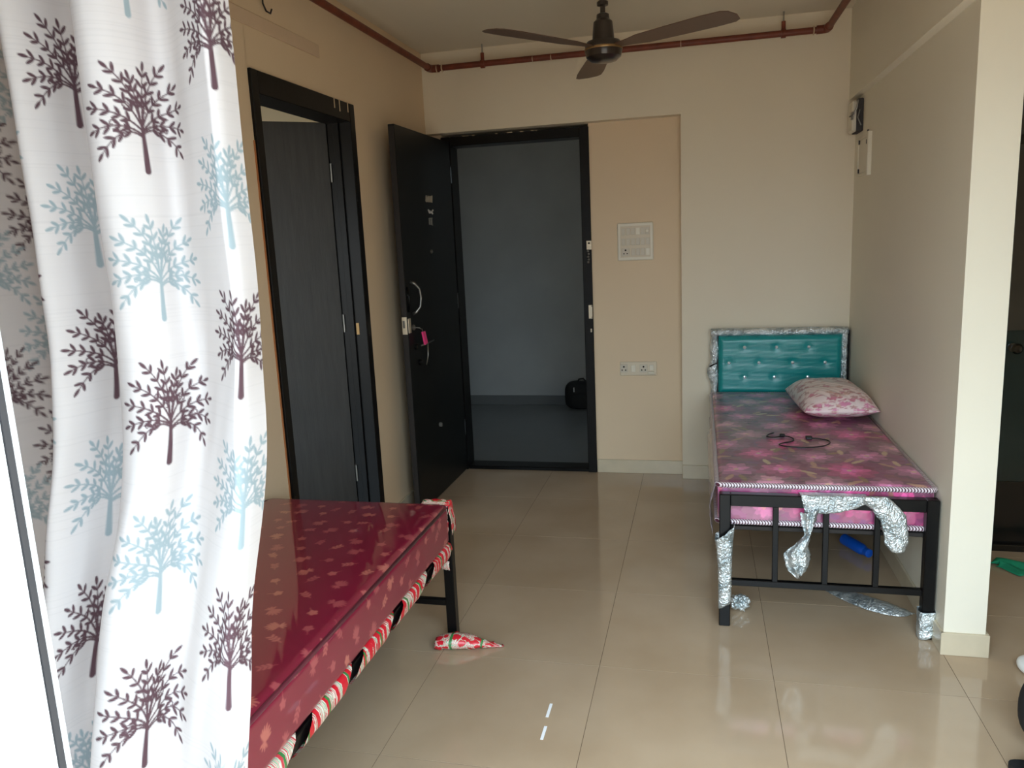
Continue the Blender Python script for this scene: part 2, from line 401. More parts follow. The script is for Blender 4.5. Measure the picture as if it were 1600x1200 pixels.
# ------------------------------------------------------------------ bedroom door (left wall)
d1 = thing('door_1', (XL, D1A, 0), 'dark door standing ajar in a black frame on the left wall', 'door', kind='structure')
part('jamb', 'black_frame', d1, (XL - 0.122, XL + 0.014, D1A, D1A + 0.050, 0, D1Z), bev=0.003)
part('jamb', 'black_frame', d1, (XL - 0.122, XL + 0.014, D1B - 0.055, D1B, 0, D1Z), bev=0.003)
part('head', 'black_frame', d1, (XL - 0.122, XL + 0.013, D1A + 0.049, D1B - 0.054, D1Z - 0.088, D1Z), bev=0.003)
part('door_stop', 'black_frame', d1, (XL - 0.080, XL - 0.050, D1A + 0.05, D1A + 0.062, 0, D1Z - 0.088), bev=0.001)
part('door_stop', 'black_frame', d1, (XL - 0.080, XL - 0.050, D1B - 0.067, D1B - 0.055, 0, D1Z - 0.088), bev=0.001)
part('raw_edge', 'raw_edge', d1, (XL, XL + 0.004, D1A - 0.008, D1A - 0.001, 0.2, 1.95), bev=0.0)
for k, yy in enumerate((3.52, 3.575, 3.665)):
    part('plaster_drip', 'paint_drip', d1, (XL + 0.013, XL + 0.0155, yy, yy + 0.006, D1Z - 0.045 - 0.008 * (k == 1), D1Z + 0.001), bev=0.0)
tag(part('strike_plate', 'brass', d1, (XL - 0.044, XL - 0.028, D1B - 0.0575, D1B - 0.054, 1.085, 1.145), bev=0.0005), 'small pale strike plate')
leaf = new_bm(); bx(leaf, 0, 0.80, -0.035, 0, 0.012, 2.135, bev=0.002)
hinge = Vector((XL - 0.115, D1B - 0.062, 0)); ang = math.atan2(-0.22, -0.27)
bmesh.ops.transform(leaf, matrix=Matrix.Translation(hinge) @ Matrix.Rotation(ang, 4, 'Z'), verts=leaf.verts)
lf = obj('leaf', leaf, 'door_laminate', d1)
for zz in (0.3, 1.1, 1.85):
    h = new_bm(); tube(h, [(hinge.x + 0.006, hinge.y + 0.004, zz), (hinge.x + 0.006, hinge.y + 0.004, zz + 0.09)], 0.006, 8); obj('hinge', h, 'steel', lf, smooth=True)

# ------------------------------------------------------------------ entrance door (back wall)
FX0 = -1.598; FT = 2.184
d2 = thing('door_2', (FX0, YR, 0), 'black entrance door swung open along the left wall', 'door', kind='structure')
part('jamb', 'black_frame', d2, (FX0, -1.536, YR - 0.016, 5.052, 0, FT), bev=0.003)
part('jamb', 'black_frame', d2, (-0.712, XD, YR - 0.016, 5.052, 0, FT), bev=0.003)
part('head', 'black_frame', d2, (-1.537, -0.711, YR - 0.015, 5.052, FT - 0.058, FT), bev=0.003)
part('threshold', 'black_frame', d2, (-1.536, -0.712, YR + 0.0, 5.052, -0.002, 0.022), bev=0.004)
bm = new_bm()
for k in range(9):
    x = -1.48 + 0.75 * random.random(); w = 0.01 + 0.03 * random.random()
    bx(bm, x, x + w, YR - 0.018, YR - 0.014, FT - 0.004, FT + 0.002)
obj('plaster_chip', bm, 'paint_drip', d2)
# the leaf stands open, its face towards the room
LX0, LY0, LX1, LY1 = -1.538, YR - 0.035, -1.546, 3.985     # face line hinge -> free edge
TH = 0.036
def leaf_f(u, v, w):                                   # u: 0 hinge..1 free, v: z, w: out of the face
    return Vector((LX0 + (LX1 - LX0) * u + w, LY0 + (LY1 - LY0) * u, v))
bm = new_bm(); prism(bm, [(0, 0.012), (1, 0.012), (1, 2.15), (0, 2.15)], -TH, 0, leaf_f)
bmesh.ops.bevel(bm, geom=bm.edges[:], offset=0.002, segments=1, affect='EDGES')
leaf2 = obj('leaf', bm, 'door_black', d2)
def ydoor(y): return (LY0 - y) / (LY0 - LY1)
def fp(y, z, w): return leaf_f(ydoor(y), z, w)
def stroke(bm, pts, r=0.003, w=0.003, n=6): tube(bm, [fp(a, b, w) for a, b in pts], r, n)
# edge lipping of bare wood on the free edge
bm = new_bm(); prism(bm, [(1.0005, 0.02), (1.003, 0.02), (1.003, 2.14), (1.0005, 2.14)], -TH + 0.003, -0.003, leaf_f); obj('edge_band', bm, 'edge_wood', leaf2)
# stuck-on plate and marks
bm = new_bm()
for k in range(4):
    a = 4.50 - k * 0.030
    stroke(bm, [(a, 1.805 - 0.004 * k), (a - 0.008, 1.765)], 0.004, 0.002)
    stroke(bm, [(a - 0.008, 1.802), (a - 0.020, 1.768)], 0.004, 0.002)
tag(obj('sticker', bm, 'mark_pale', leaf2), 'faded illegible sticker marks')
bm = new_bm()
stroke(bm, [(4.50, 1.722), (4.478, 1.712), (4.49, 1.70)], 0.005); stroke(bm, [(4.463, 1.705), (4.45, 1.715), (4.438, 1.705), (4.42, 1.722)], 0.005)
tag(obj('sticker', bm, 'mark_white', leaf2), 'small white mark')
bm = new_bm()
stroke(bm, [(4.478, 1.675), (4.470, 1.675), (4.470, 1.635), (4.480, 1.635)], 0.004); stroke(bm, [(4.45, 1.675), (4.425, 1.672), (4.425, 1.638), (4.45, 1.636), (4.452, 1.672)], 0.004)
tag(obj('sticker', bm, 'mark_grey', leaf2), 'small grey mark')
bm = new_bm(); lathe(bm, [(0.012, 0.0), (0.012, 0.006), (0.008, 0.010), (0.001, 0.010)], fp(4.43, 1.481, 0), 14, 'x'); obj('peephole', bm, 'steel', leaf2, smooth=True)
# pull handle, second grip
bm = new_bm(); tube(bm, [fp(4.055, 1.325, 0.0), fp(4.062, 1.315, 0.025), fp(4.085, 1.285, 0.042), fp(4.090, 1.235, 0.046), fp(4.085, 1.185, 0.040), fp(4.070, 1.160, 0.022), fp(4.068, 1.150, 0.0)], [0.010, 0.008, 0.006, 0.006, 0.006, 0.008, 0.010], 10); obj('pull_handle', bm, 'steel', leaf2, smooth='all')
bm = new_bm(); tube(bm, [fp(4.005, 1.300, 0.004), fp(4.0, 1.24, 0.012), fp(4.01, 1.165, 0.004)], 0.006, 8); obj('finger_grip', bm, 'black_steel', leaf2, smooth='all')
# lock: edge plate, cylinder, key with pink tag, night latch lever
bm = new_bm(); prism(bm, [(1.003, 1.045), (1.005, 1.045), (1.005, 1.14), (1.003, 1.14)], -0.032, -0.004, leaf_f); lp = obj('lock_plate', bm, 'plate_metal', leaf2)
bm = new_bm(); prism(bm, [(1.005, 1.08), (1.0065, 1.08), (1.0065, 1.12), (1.005, 1.12)], -0.028, -0.016, leaf_f); obj('bolt_slot', bm, 'mark_grey', lp)
bm = new_bm()
a = fp(3.985, 1.045, 0.0); bx(bm, a.x - 0.002, a.x + 0.004, 3.988, 4.022, 1.05, 1.13, bev=0.001); obj('rim_plate', bm, 'plate_metal', leaf2)
bm = new_bm(); lathe(bm, [(0.016, 0.0), (0.016, 0.008), (0.010, 0.014), (0.001, 0.014)], fp(4.055, 1.075, 0), 16, 'x'); cyl = obj('lock_cylinder', bm, 'steel', leaf2, smooth=True)
bm = new_bm(); tube(bm, [fp(4.055, 1.075, 0.012), fp(4.060, 1.072, 0.040)], 0.0035, 6); tube(bm, [fp(4.06, 1.068, 0.040), fp(4.085, 1.062, 0.042), fp(4.095, 1.045, 0.042)], 0.0025, 6); obj('key', bm, 'steel', cyl)
bm = new_bm(); prism(bm, [(4.085, 1.045), (4.125, 1.045), (4.155, 0.975), (4.115, 0.970)], 0.036, 0.046, lambda u, v, w: fp(u, v, w)); tag(obj('key_tag', bm, 'pink_plastic', cyl), 'bright pink key tag')
bm = new_bm(); lathe(bm, [(0.018, 0.0), (0.018, 0.012), (0.012, 0.02), (0.001, 0.02)], fp(4.075, 0.965, 0), 16, 'x'); lathe(bm, [(0.018, 0.0), (0.018, 0.012), (0.012, 0.02), (0.001, 0.02)], fp(4.12, 0.87, 0), 16, 'x'); obj('lever_rose', bm, 'black_steel', leaf2, smooth=True)
bm = new_bm(); tube(bm, [fp(4.12, 0.965, 0.018), fp(4.19, 0.968, 0.03), fp(4.30, 0.972, 0.03)], [0.006, 0.005, 0.004], 8); tube(bm, [fp(4.19, 0.966, 0.03), fp(4.185, 0.90, 0.03), fp(4.175, 0.845, 0.02)], [0.006, 0.005, 0.003], 8); obj('lever_handle', bm, 'steel', leaf2, smooth='all')
bm = new_bm(); lathe(bm, [(0.014, 0.0), (0.014, 0.012), (0.010, 0.016), (0.001, 0.016)], fp(4.39, 0.441, 0), 14, 'x'); obj('door_stopper', bm, 'mark_grey', leaf2, smooth=True)
for zz in (0.25, 1.1, 1.9):
    h = new_bm(); tube(h, [(LX0 - 0.004, LY0 + 0.010, zz), (LX0 - 0.004, LY0 + 0.010, zz + 0.1)], 0.007, 8); obj('hinge', h, 'black_steel', leaf2, smooth=True)
# catches on the right jamb
ct = part('bolt_catch', 'plate_metal', d2, (-0.684, -0.652, YR - 0.022, YR - 0.015, 1.445, 1.500), bev=0.001)
bm = new_bm(); tube(bm, [(-0.668, YR - 0.03, 1.485), (-0.668, YR - 0.022, 1.485)], 0.006, 8); obj('bolt_hole', bm, 'hole', ct)
bm = new_bm()
for k in range(5): lathe(bm, [(0.006, -0.006), (0.008, 0), (0.006, 0.006)], (-0.676 + 0.003 * (k % 2), YR - 0.022, 1.436 - 0.017 * k), 8)
obj('chain', bm, 'steel', ct, smooth=True)
st = part('strike_plate', 'plate_metal', d2, (-0.682, -0.658, YR - 0.020, YR - 0.015, 1.015, 1.10), bev=0.001)
bm = new_bm(); bx(bm, -0.664, -0.659, YR - 0.0215, YR - 0.0195, 1.02, 1.026); bx(bm, -0.664, -0.659, YR - 0.0215, YR - 0.0195, 1.09, 1.096); obj('screw', bm, 'hole', st)
part('latch_stud', 'plate_metal', d2, (-0.673, -0.664, YR - 0.021, YR - 0.015, 0.928, 0.950), bev=0.001)

# ------------------------------------------------------------------ dark door beyond the partition
d3 = thing('door_3', (1.12, 3.86, 0), 'dark green-black door beyond the right partition', 'door', kind='structure')
part('jamb', 'dark_door_low', d3, (1.12, 1.18, 3.845, 3.98, 0, 2.16)); part('jamb', 'dark_door_low', d3, (1.92, 1.98, 3.845, 3.98, 0, 2.16))
part('head', 'dark_door_low', d3, (1.18, 1.92, 3.845, 3.98, 2.10, 2.16))
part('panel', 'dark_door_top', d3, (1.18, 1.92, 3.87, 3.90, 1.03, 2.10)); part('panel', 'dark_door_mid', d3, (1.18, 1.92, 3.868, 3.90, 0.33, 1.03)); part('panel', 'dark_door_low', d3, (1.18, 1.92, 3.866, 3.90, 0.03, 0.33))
part('threshold', 'dark_door_low', d3, (1.12, 1.98, 3.84, 3.98, -0.002, 0.03))
bm = new_bm(); lathe(bm, [(0.020, 0.0), (0.020, -0.006), (0.009, -0.012), (0.009, -0.030), (0.022, -0.042), (0.024, -0.055), (0.016, -0.066), (0.001, -0.068)], (1.36, 3.868, 0.955), 18, 'y'); tag(obj('knob', bm, 'dark_chrome', d3, smooth=True), 'round shiny door knob')
part('crossbar', 'dark_door_low', d3, (1.18, 1.92, 3.862, 3.872, 1.83, 1.87))

# ------------------------------------------------------------------ sliding window stiles at the left edge
w1 = thing('window_1', (-0.7, 0.55, 0), 'white aluminium sliding frame at the left picture edge', 'window', kind='structure')
part('stile', 'white_aluminium', w1, (-0.585, -0.515, 0.45, 0.470, 0.02, 2.25), bev=0.002)
part('stile', 'white_aluminium', w1, (-0.78, -0.708, 0.645, 0.665, 0.02, 2.25), bev=0.003)
part('gasket', 'rubber', w1, (-0.585, -0.5155, 0.4705, 0.4765, 0.02, 2.25), bev=0.0)
part('gasket', 'rubber', w1, (-0.78, -0.728, 0.634, 0.6445, 0.02, 2.25), bev=0.0)
part('jamb_channel', 'white_aluminium', w1, (-0.92, -0.86, 0.43, 0.67, 0, 2.25), bev=0.003)
part('track', 'white_aluminium', w1, (-0.86, 1.15, 0.43, 0.67, 0, 0.02), bev=0.002)
part('track', 'white_aluminium', w1, (-0.86, 1.15, 0.43, 0.67, 2.23, 2.25), bev=0.002)

# ------------------------------------------------------------------ printed fabrics (flat prints held as mesh colours)
class Cloth:
    """raster of a print over (s, v) in metres"""
    def __init__(self, s, v, base):
        self.s, self.v = s, v
        self.c = np.empty((len(v), len(s), 3), np.float32); self.c[:] = base[:3]
        self.ds = s[1] - s[0]; self.dv = v[1] - v[0]
    def win(self, s0, s1, v0, v1):
        i0 = max(0, int((s0 - self.s[0]) / self.ds) - 1); i1 = min(len(self.s), int((s1 - self.s[0]) / self.ds) + 3)
        j0 = max(0, int((v0 - self.v[0]) / self.dv) - 1); j1 = min(len(self.v), int((v1 - self.v[0]) / self.dv) + 3)
        if i1 <= i0 or j1 <= j0: return None
        return i0, i1, j0, j1
    def put(self, w, m, col):
        i0, i1, j0, j1 = w
        m = np.clip(m, 0, 1)[..., None]; t = self.c[j0:j1, i0:i1]
        t[:] = t * (1 - m) + np.array(col[:3], np.float32) * m
    def leaf(self, s, v, ang, ln, wd, col):
        w = self.win(s - ln, s + ln, v - ln, v + ln)
        if not w: return
        S_, V_ = np.meshgrid(self.s[w[0]:w[1]] - s, self.v[w[2]:w[3]] - v)
        a = (S_ * math.cos(ang) + V_ * math.sin(ang)) / ln; b = (-S_ * math.sin(ang) + V_ * math.cos(ang))
        half = wd / 2 * np.sqrt(np.clip(np.sin(np.clip(a, 0, 1) * PI), 0, 1))
        d = half - np.abs(b)
        m = np.where((a > 0) & (a < 1), np.clip(d / self.ds + 0.5, 0, 1), 0)
        self.put(w, m, col)
    def line(self, p, q, w0, w1, col):
        h = max(w0, w1)
        w = self.win(min(p[0], q[0]) - h, max(p[0], q[0]) + h, min(p[1], q[1]) - h, max(p[1], q[1]) + h)
        if not w: return
        S_, V_ = np.meshgrid(self.s[w[0]:w[1]], self.v[w[2]:w[3]])
        dx, dy = q[0] - p[0], q[1] - p[1]; L2 = dx * dx + dy * dy + 1e-12
        t = np.clip(((S_ - p[0]) * dx + (V_ - p[1]) * dy) / L2, 0, 1)
        d = np.hypot(S_ - p[0] - t * dx, V_ - p[1] - t * dy)
        m = np.clip(((w0 + (w1 - w0) * t) / 2 - d) / self.ds + 0.5, 0, 1)
        self.put(w, m, col)
    def curve(self, pts, w0, w1, col):
        n = len(pts) - 1
        for k in range(n): self.line(pts[k], pts[k + 1], w0 + (w1 - w0) * k / n, w0 + (w1 - w0) * (k + 1) / n, col)

def bez(a, b, c, n=10):
    return [((1 - t) ** 2 * a[0] + 2 * t * (1 - t) * b[0] + t * t * c[0], (1 - t) ** 2 * a[1] + 2 * t * (1 - t) * b[1] + t * t * c[1]) for t in (k / n for k in range(n + 1))]
BR = []   # branches of the printed tree, unit height, trunk base at 0,0
for sx, k in ((-1, 0.0), (1, 0.03)):
    BR += [((0.01 * sx, 0.30 + k), (0.17 * sx, 0.42 + k), (0.37 * sx, 0.15 + k)), ((0.01 * sx, 0.32 + k), (0.18 * sx, 0.44 + k), (0.42 * sx, 0.34 + k)),
           ((0.01 * sx, 0.36), (0.16 * sx, 0.50 + k), (0.42 * sx, 0.53 + k)), ((0.01 * sx, 0.40), (0.10 * sx, 0.62), (0.35 * sx, 0.70 + k)),
           ((0.01 * sx, 0.42), (0.05 * sx, 0.70), (0.24 * sx, 0.86 + k)), ((0.01 * sx, 0.44), (0.02 * sx, 0.62), (0.07 * sx, 0.78 + 3 * k))]
def draw_tree(cl, s0, v0, h, col, mirror=1, rnd=random):
    P = lambda p: (s0 + mirror * p[0] * h, v0 + p[1] * h)
    cl.line(P((0, 0)), P((0, 0.44)), 0.062 * h, 0.030 * h, col)
    for q, (a, b, c) in enumerate(BR):
        pts = [P(p) for p in bez(a, b, c)]
        cl.curve(pts, 0.020 * h, 0.010 * h, col)
        for k in (3, 5, 7, 9, 10):
            p = pts[k]; pr = pts[k - 1]; an = math.atan2(p[1] - pr[1], p[0] - pr[0])
            if k == 10: cl.leaf(p[0], p[1], an, 0.095 * h, 0.034 * h, col)
            else:
                for sg in (-1, 1): cl.leaf(p[0], p[1], an + sg * (0.62 + 0.2 * rnd.random()), (0.080 + 0.02 * rnd.random()) * h, 0.032 * h, col)
    for (x, y, sg) in ((-0.14, 0.56, 1), (0.15, 0.62, -1), (-0.26, 0.40, 1), (0.24, 0.36, -1), (0.05, 0.52, 1)):      # curls
        r = 0.045
        pts = [P((x + sg * r * (1 - t / 9) * math.cos(t * 0.62), y + r * (1 - t / 9) * math.sin(t * 0.62))) for t in range(9)]
        cl.curve(pts, 0.011 * h, 0.009 * h, col)
BROWN, BLUE = srgb(96, 72, 78), srgb(160, 174, 179)

def smooth_path(P, n=24):
    P = [P[0]] + list(P) + [P[-1]]; P = np.array(P, float); Q = []
    for i in range(1, len(P) - 2):
        a, b, c, d = P[i - 1:i + 3]
        for t in np.arange(n) / n: Q.append(.5 * ((2 * b) + (-a + c) * t + (2 * a - 5 * b + 4 * c - d) * t * t + (-a + 3 * b - 3 * c + d) * t ** 3))
    Q.append(P[-1]); Q = np.array(Q); s = np.r_[0, np.cumsum(np.hypot(*np.diff(Q, axis=0).T))]
    return Q, s
def sstep(a, b, x):
    t = np.clip((x - a) / (b - a), 0, 1); return t * t * (3 - 2 * t)
def curtain(name, plan, ds, z0, z1, trees, blow, label, base=(-0.8, 1.0, 2.3), seed=1, slub=0.05):
    Q, sl = smooth_path(plan)
    s = np.arange(0, sl[-1], ds); v = np.arange(z0, z1, ds)
    px = np.interp(s, sl, Q[:, 0]); py = np.interp(s, sl, Q[:, 1])
    Sg, Z = np.meshgrid(s, v)
    X = np.broadcast_to(px, Z.shape).copy(); Y = np.broadcast_to(py, Z.shape).copy()
    k = sstep(1.42, 0.62, Z)
    Y += blow[1] * k + 0.012 * noise1(Sg * 9 + Z * 2.2, seed) * sstep(2.2, 1.0, Z)
    X += blow[0] * k + 0.010 * noise1(Z * 3.0 + Sg * 3, seed + 5) * sstep(2.1, 1.1, Z)
    cl = Cloth(s, v, srgb(222, 215, 213))
    rr = np.random.default_rng(seed)                       # slub weave
    rows = rr.normal(0, slub, len(v)); rows = np.where(np.abs(rows) > slub * 1.2, rows, rows * 0.2)
    cl.c *= (1 + np.clip(rows, -0.09, 0.02))[:, None, None] * 0.5 + 0.5
    rt = random.Random(seed)
    for (ts, tv, h, col, mi) in trees: draw_tree(cl, ts, tv, h, col, mi, rt)
    return grid(name, X, Y, Z, 'curtain_print', base=base, colour=cl.c), cl

PLAN = [(-.628, 1.03), (-.631, .995), (-.640, .982), (-.655, .990), (-.70, 1.02), (-.742, 1.048), (-.765, 1.045), (-.774, 1.008), (-.788, .980), (-.81, .968), (-.832, .973), (-.848, .988),
        (-.858, 1.02), (-.875, 1.06), (-.905, 1.075), (-.928, 1.06), (-.938, 1.02), (-.950, .988), (-.964, .980), (-.978, .995), (-.988, 1.03), (-1.005, 1.07), (-1.03, 1.09)]
H_ = 0.158; PV = 0.212
def tree_cols(cols, spacing):
    out = []
    for s0, v0, first in cols:
        for k in range(-6, 9):
            out.append((s0, v0 + k * PV, H_, (BROWN, BLUE)[(k + first) % 2], 1 if (k + first) % 3 else -1))
    return out
trees = tree_cols([(0.045, 1.750, 0), (0.236, 1.650, 0), (0.475, 1.52, 1), (0.65, 1.63, 1)], PV)
cu1, _ = curtain('curtain', PLAN, 0.0017, 0.63, 2.32, trees, (-0.005, -0.17), '', seed=3)
tag(cu1, 'white sheer curtain printed with brown and blue trees in the left foreground', 'curtain')
PLAN2 = [(-1.10, 1.16), (-1.14, 1.20), (-1.18, 1.17), (-1.21, 1.12), (-1.25, 1.13), (-1.28, 1.19), (-1.33, 1.22), (-1.40, 1.18), (-1.47, 1.22)]
cu2, _ = curtain('curtain', PLAN2, 0.0030, 0.63, 2.32, tree_cols([(0.05, 1.53, 0), (0.17, 1.44, 1), (0.30, 1.6, 0)], PV), (0, -0.02), '', seed=8)
tag(cu2, 'shaded printed curtain fold behind the bright curtain at left edge', 'curtain')
rod = thing('curtain_rod', (-1.6, 1.03, 2.3), 'curtain rod holding the tree-print curtains, above the frame', 'curtain rod')
bm = new_bm(); tube(bm, [(-1.60, 1.03, 2.335), (1.3, 1.03, 2.335)], 0.012, 12); obj('rod', bm, 'steel', rod, smooth=True)
for xx in (-1.55, 1.25):
    bm = new_bm(); tube(bm, [(xx, 1.03, 2.335), (xx, 1.03, 2.37), (xx, 0.9, 2.39), (xx, 0.685, 2.39)], 0.008, 8); obj('bracket', bm, 'steel', rod, smooth=True)

# ------------------------------------------------------------------ beds
def slab(name, x0, x1, y0, y1, z0, z1, r, m, colour_fn, base, step=0.006, puff=0.008, seed=0, parent=None):
    """mattress: rounded-box shell built from six mapped grids joined on one super-ellipsoid-like mapping"""
    nx, ny, nz = int((x1 - x0) / step), int((y1 - y0) / step), max(6, int((z1 - z0) / step))
    hx, hy, hz = (x1 - x0) / 2, (y1 - y0) / 2, (z1 - z0) / 2; cx, cy, cz = (x0 + x1) / 2, (y0 + y1) / 2, (z0 + z1) / 2
    VV, FF, CC = [], [], []; off = 0
    def face(a, b, fix, val, na, nb):
        nonlocal off
        A, B = np.meshgrid(np.linspace(-1, 1, na), np.linspace(-1, 1, nb))
        P = np.zeros(A.shape + (3,)); P[..., a] = A; P[..., b] = B; P[..., fix] = val
        H = np.array([hx, hy, hz]); W = P * H
        core = np.clip(W, -(H - r), H - r); d = W - core; ln = np.linalg.norm(d, axis=-1, keepdims=True); 
        nrm = np.where(ln > 1e-9, d / np.maximum(ln, 1e-9), 0); out = core + nrm * r
        # soft dome on the top
        if fix == 2 and val > 0: out[..., 2] += puff * (1 - np.abs(A) ** 4) * (1 - np.abs(B) ** 6) + 0.0005 * noise1(A * 5 + B * 7, seed)
        col = colour_fn(fix, val, out + np.array([cx, cy, cz]))
        i = np.arange(na * nb).reshape(nb, na) + off
        f = np.stack([i[:-1, :-1], i[:-1, 1:], i[1:, 1:], i[1:, :-1]], -1).reshape(-1, 4)
        flip = (val > 0) != ((a, b, fix) in ((0, 1, 2), (1, 2, 0), (2, 0, 1)))
        FF.append(f[:, ::-1] if flip else f); VV.append(out.reshape(-1, 3)); CC.append(col.reshape(-1, 3)); off += na * nb
    face(0, 1, 2, 1, nx, ny); face(0, 1, 2, -1, 8, 8)
    for v in (-1, 1): face(1, 2, 0, v, ny, nz); face(0, 2, 1, v, nx, nz)
    V = np.concatenate(VV) + np.array([cx, cy, cz]) - np.array(base); F_ = np.concatenate(FF); C_ = np.concatenate(CC)
    me = bpy.data.meshes.new(name); me.from_pydata(V.tolist(), [], F_.tolist()); me.update()
    a = me.color_attributes.new('print', 'FLOAT_COLOR', 'POINT'); cc = np.ones((len(C_), 4), np.float32); cc[:, :3] = C_; a.data.foreach_set('color', cc.ravel())
    me.polygons.foreach_set('use_smooth', np.ones(len(me.polygons), bool)); me.materials.append(MATS[m])
    o = bpy.data.objects.new(name, me); COL.objects.link(o); BASE[o.name] = Vector(base)
    if parent is None: o.location = base
    else: o.parent = parent
    return o
def sample(cl, u, v):
    i = np.clip(((u - cl.s[0]) / cl.ds).astype(int), 0, len(cl.s) - 1); j = np.clip(((v - cl.v[0]) / cl.dv).astype(int), 0, len(cl.v) - 1)
    return cl.c[j, i]

# print of the red mattress: rows of small leafy sprigs
rcl = Cloth(np.arange(0, 1.2, 0.003), np.arange(0, 2.2, 0.003), srgb(134, 14, 52))
rt = random.Random(11)
for j in range(28):
    for i in range(13):
        s0 = 0.05 + i * 0.092 + (0.046 if j % 2 else 0) + rt.uniform(-.012, .012); v0 = 0.03 + j * 0.08 + rt.uniform(-.012, .012)
        col = srgb(*(rt.choice([(188, 92, 92), (178, 78, 86), (194, 104, 96)]))); a0 = rt.uniform(0, 6.28)
        if (i + j) % 3 == 0:
            for k in range(7): rcl.leaf(s0, v0, a0 + (k - 3) * 0.30, 0.038 - 0.003 * abs(k - 3), 0.0075, col)
            for k in range(4): rcl.leaf(s0, v0, a0 + PI + (k - 1.5) * 0.6, 0.020, 0.006, col)
        elif (i + j) % 3 == 1:
            for k in range(5): rcl.leaf(s0, v0, a0 + k * 1.256, 0.015, 0.012, col)
            rcl.line((s0, v0), (s0 + 0.03 * math.cos(a0), v0 + 0.03 * math.sin(a0)), 0.003, 0.002, col)
        else:
            rcl.line((s0, v0), (s0 + 0.04 * math.cos(a0), v0 + 0.04 * math.sin(a0)), 0.003, 0.002, col)
            for k in range(3):
                for sg in (-1, 1): rcl.leaf(s0 + 0.012 * (k + 1) * math.cos(a0), v0 + 0.012 * (k + 1) * math.sin(a0), a0 + sg * 0.8, 0.016, 0.008, col)
def red_col(fix, val, P):
    if fix == 2: return sample(rcl, P[..., 0] + 1.75, P[..., 1] - 0.5)
    if fix == 0: return sample(rcl, P[..., 2] + 0.3, P[..., 1] - 0.5)
    return sample(rcl, P[..., 0] + 1.75, P[..., 2])
# red bed
RX0, RX1, RY0, RY1, RZ = -1.652, -0.915, 0.86, 2.665, 0.55
rb = thing('bed_frame', (-1.28, 1.76, 0), 'black steel bed under red mattress, rail wrapped in printed paper', 'bed')
def leg_wrapless(name, x, y, z0, z1, par, m='black_steel', h=0.019): return part(name, m, par, (x - h, x + h, y - h, y + h, z0, z1), bev=0.003)
for (x, y) in ((RX1 - 0.019, RY1), (RX0 + 0.02, RY1), (RX1 - 0.019, RY0), (RX0 + 0.02, RY0)): leg_wrapless('leg', x, y, 0, RZ, rb)
for x in (RX1 - 0.019, RX0 + 0.02): part('side_rail', 'black_steel', rb, (x - 0.018, x + 0.018, RY0 + 0.019, RY1 - 0.019, 0.375, 0.413), bev=0.003)
for y in (RY0, RY1):
    part('end_rail', 'black_steel', rb, (RX0 + 0.039, RX1 - 0.038, y - 0.018, y + 0.018, RZ - 0.045, RZ), bev=0.003)
    part('stretcher', 'black_steel', rb, (RX0 + 0.039, RX1 - 0.038, y - 0.011, y + 0.011, 0.150, 0.175), bev=0.002)
part('base_board', 'edge_wood', rb, (RX0 + 0.039, RX1 - 0.037, RY0 + 0.02, RY1 - 0.02, 0.395, 0.413))
for y in (1.2, 1.76, 2.3): part('slat', 'black_steel', rb, (RX0 + 0.039, RX1 - 0.037, y - 0.015, y + 0.015, 0.365, 0.395))
# spiral of printed paper round the front rail
def spiral(xc, zc, r, ya, yb, pitch, cover, seed, par, name='paper_wrap', n=20):
    turns = (yb - ya) / pitch; K = int(turns * n) + 1
    th = np.linspace(0, 2 * PI * turns, K); vv = np.linspace(0, pitch * cover, 9)
    T, V = np.meshgrid(th, vv)
    sq = 1 / np.maximum(np.abs(np.cos(T)), np.abs(np.sin(T))) ** 0.55
    rr = r * sq * (1 + 0.05 * noise1(T * 1.7 + V * 60, seed)) + 0.002 * (V / pitch)
    Y = ya + T / (2 * PI) * pitch + V + 0.012 * noise1(T * 0.6, seed + 1)
    X = xc + rr * np.cos(T); Z = zc + rr * np.sin(T)
    ok = np.minimum(Y, yb)
    return grid(name, X, ok, Z, 'gift_paper', par, uv=(Y, T * 0.045 + V), smooth=True)
tag(spiral(RX1 - 0.019, 0.394, 0.027, 0.9, 2.63, 0.30, 0.74, 2, rb), 'red, white and green printed paper strip wound round the rail')
# torn paper on the top corner, on the leg and at the foot
def crumple_sheet(name, m, par, fn, nu, nv, amp, seed, base=None, label=None, uvs=0.3):
    u = np.linspace(0, 1, nu); v = np.linspace(0, 1, nv); U, V = np.meshgrid(u, v)
    P = fn(U, V); r = np.random.default_rng(seed)
    for ax in range(3): P[ax] = P[ax] + amp * (noise1(U * 14 + V * 9, seed + ax) * 0.6 + r.normal(0, 0.35, U.shape))
    o = grid(name, P[0], P[1], P[2], m, par, base=base or (0, 0, 0), uv=(U * uvs, V * uvs), smooth=False)
    md = o.modifiers.new('thick', 'SOLIDIFY'); md.thickness = 0.0012; md.offset = 0
    if label: tag(o, label)
    return o
lx, ly = RX1 - 0.019, RY1
def corner_cap(U, V):
    # folded over the corner of the foot end: runs along the end rail then down the leg
    X = np.where(V < 0.5, lx - 0.085 + 0.115 * (V / 0.5), lx + 0.026 + 0.004 * np.sin(V * 9)); Z = np.where(V < 0.5, RZ + 0.012 + 0.015 * np.sin(U * PI), RZ + 0.012 - (V - 0.5) / 0.5 * 0.11)
    Y = ly - 0.032 + U * 0.05
    return [X, Y, Z]
crumple_sheet('paper_wrap', 'gift_paper', rb, corner_cap, 9, 16, 0.004, 5, label='torn printed paper on the bed corner', uvs=0.16)
def corner_drop(U, V):
    return [lx - 0.028 + U * 0.042, ly - 0.026 + 0 * U, RZ + 0.012 - V * 0.105 * (0.8 + 0.2 * U)]
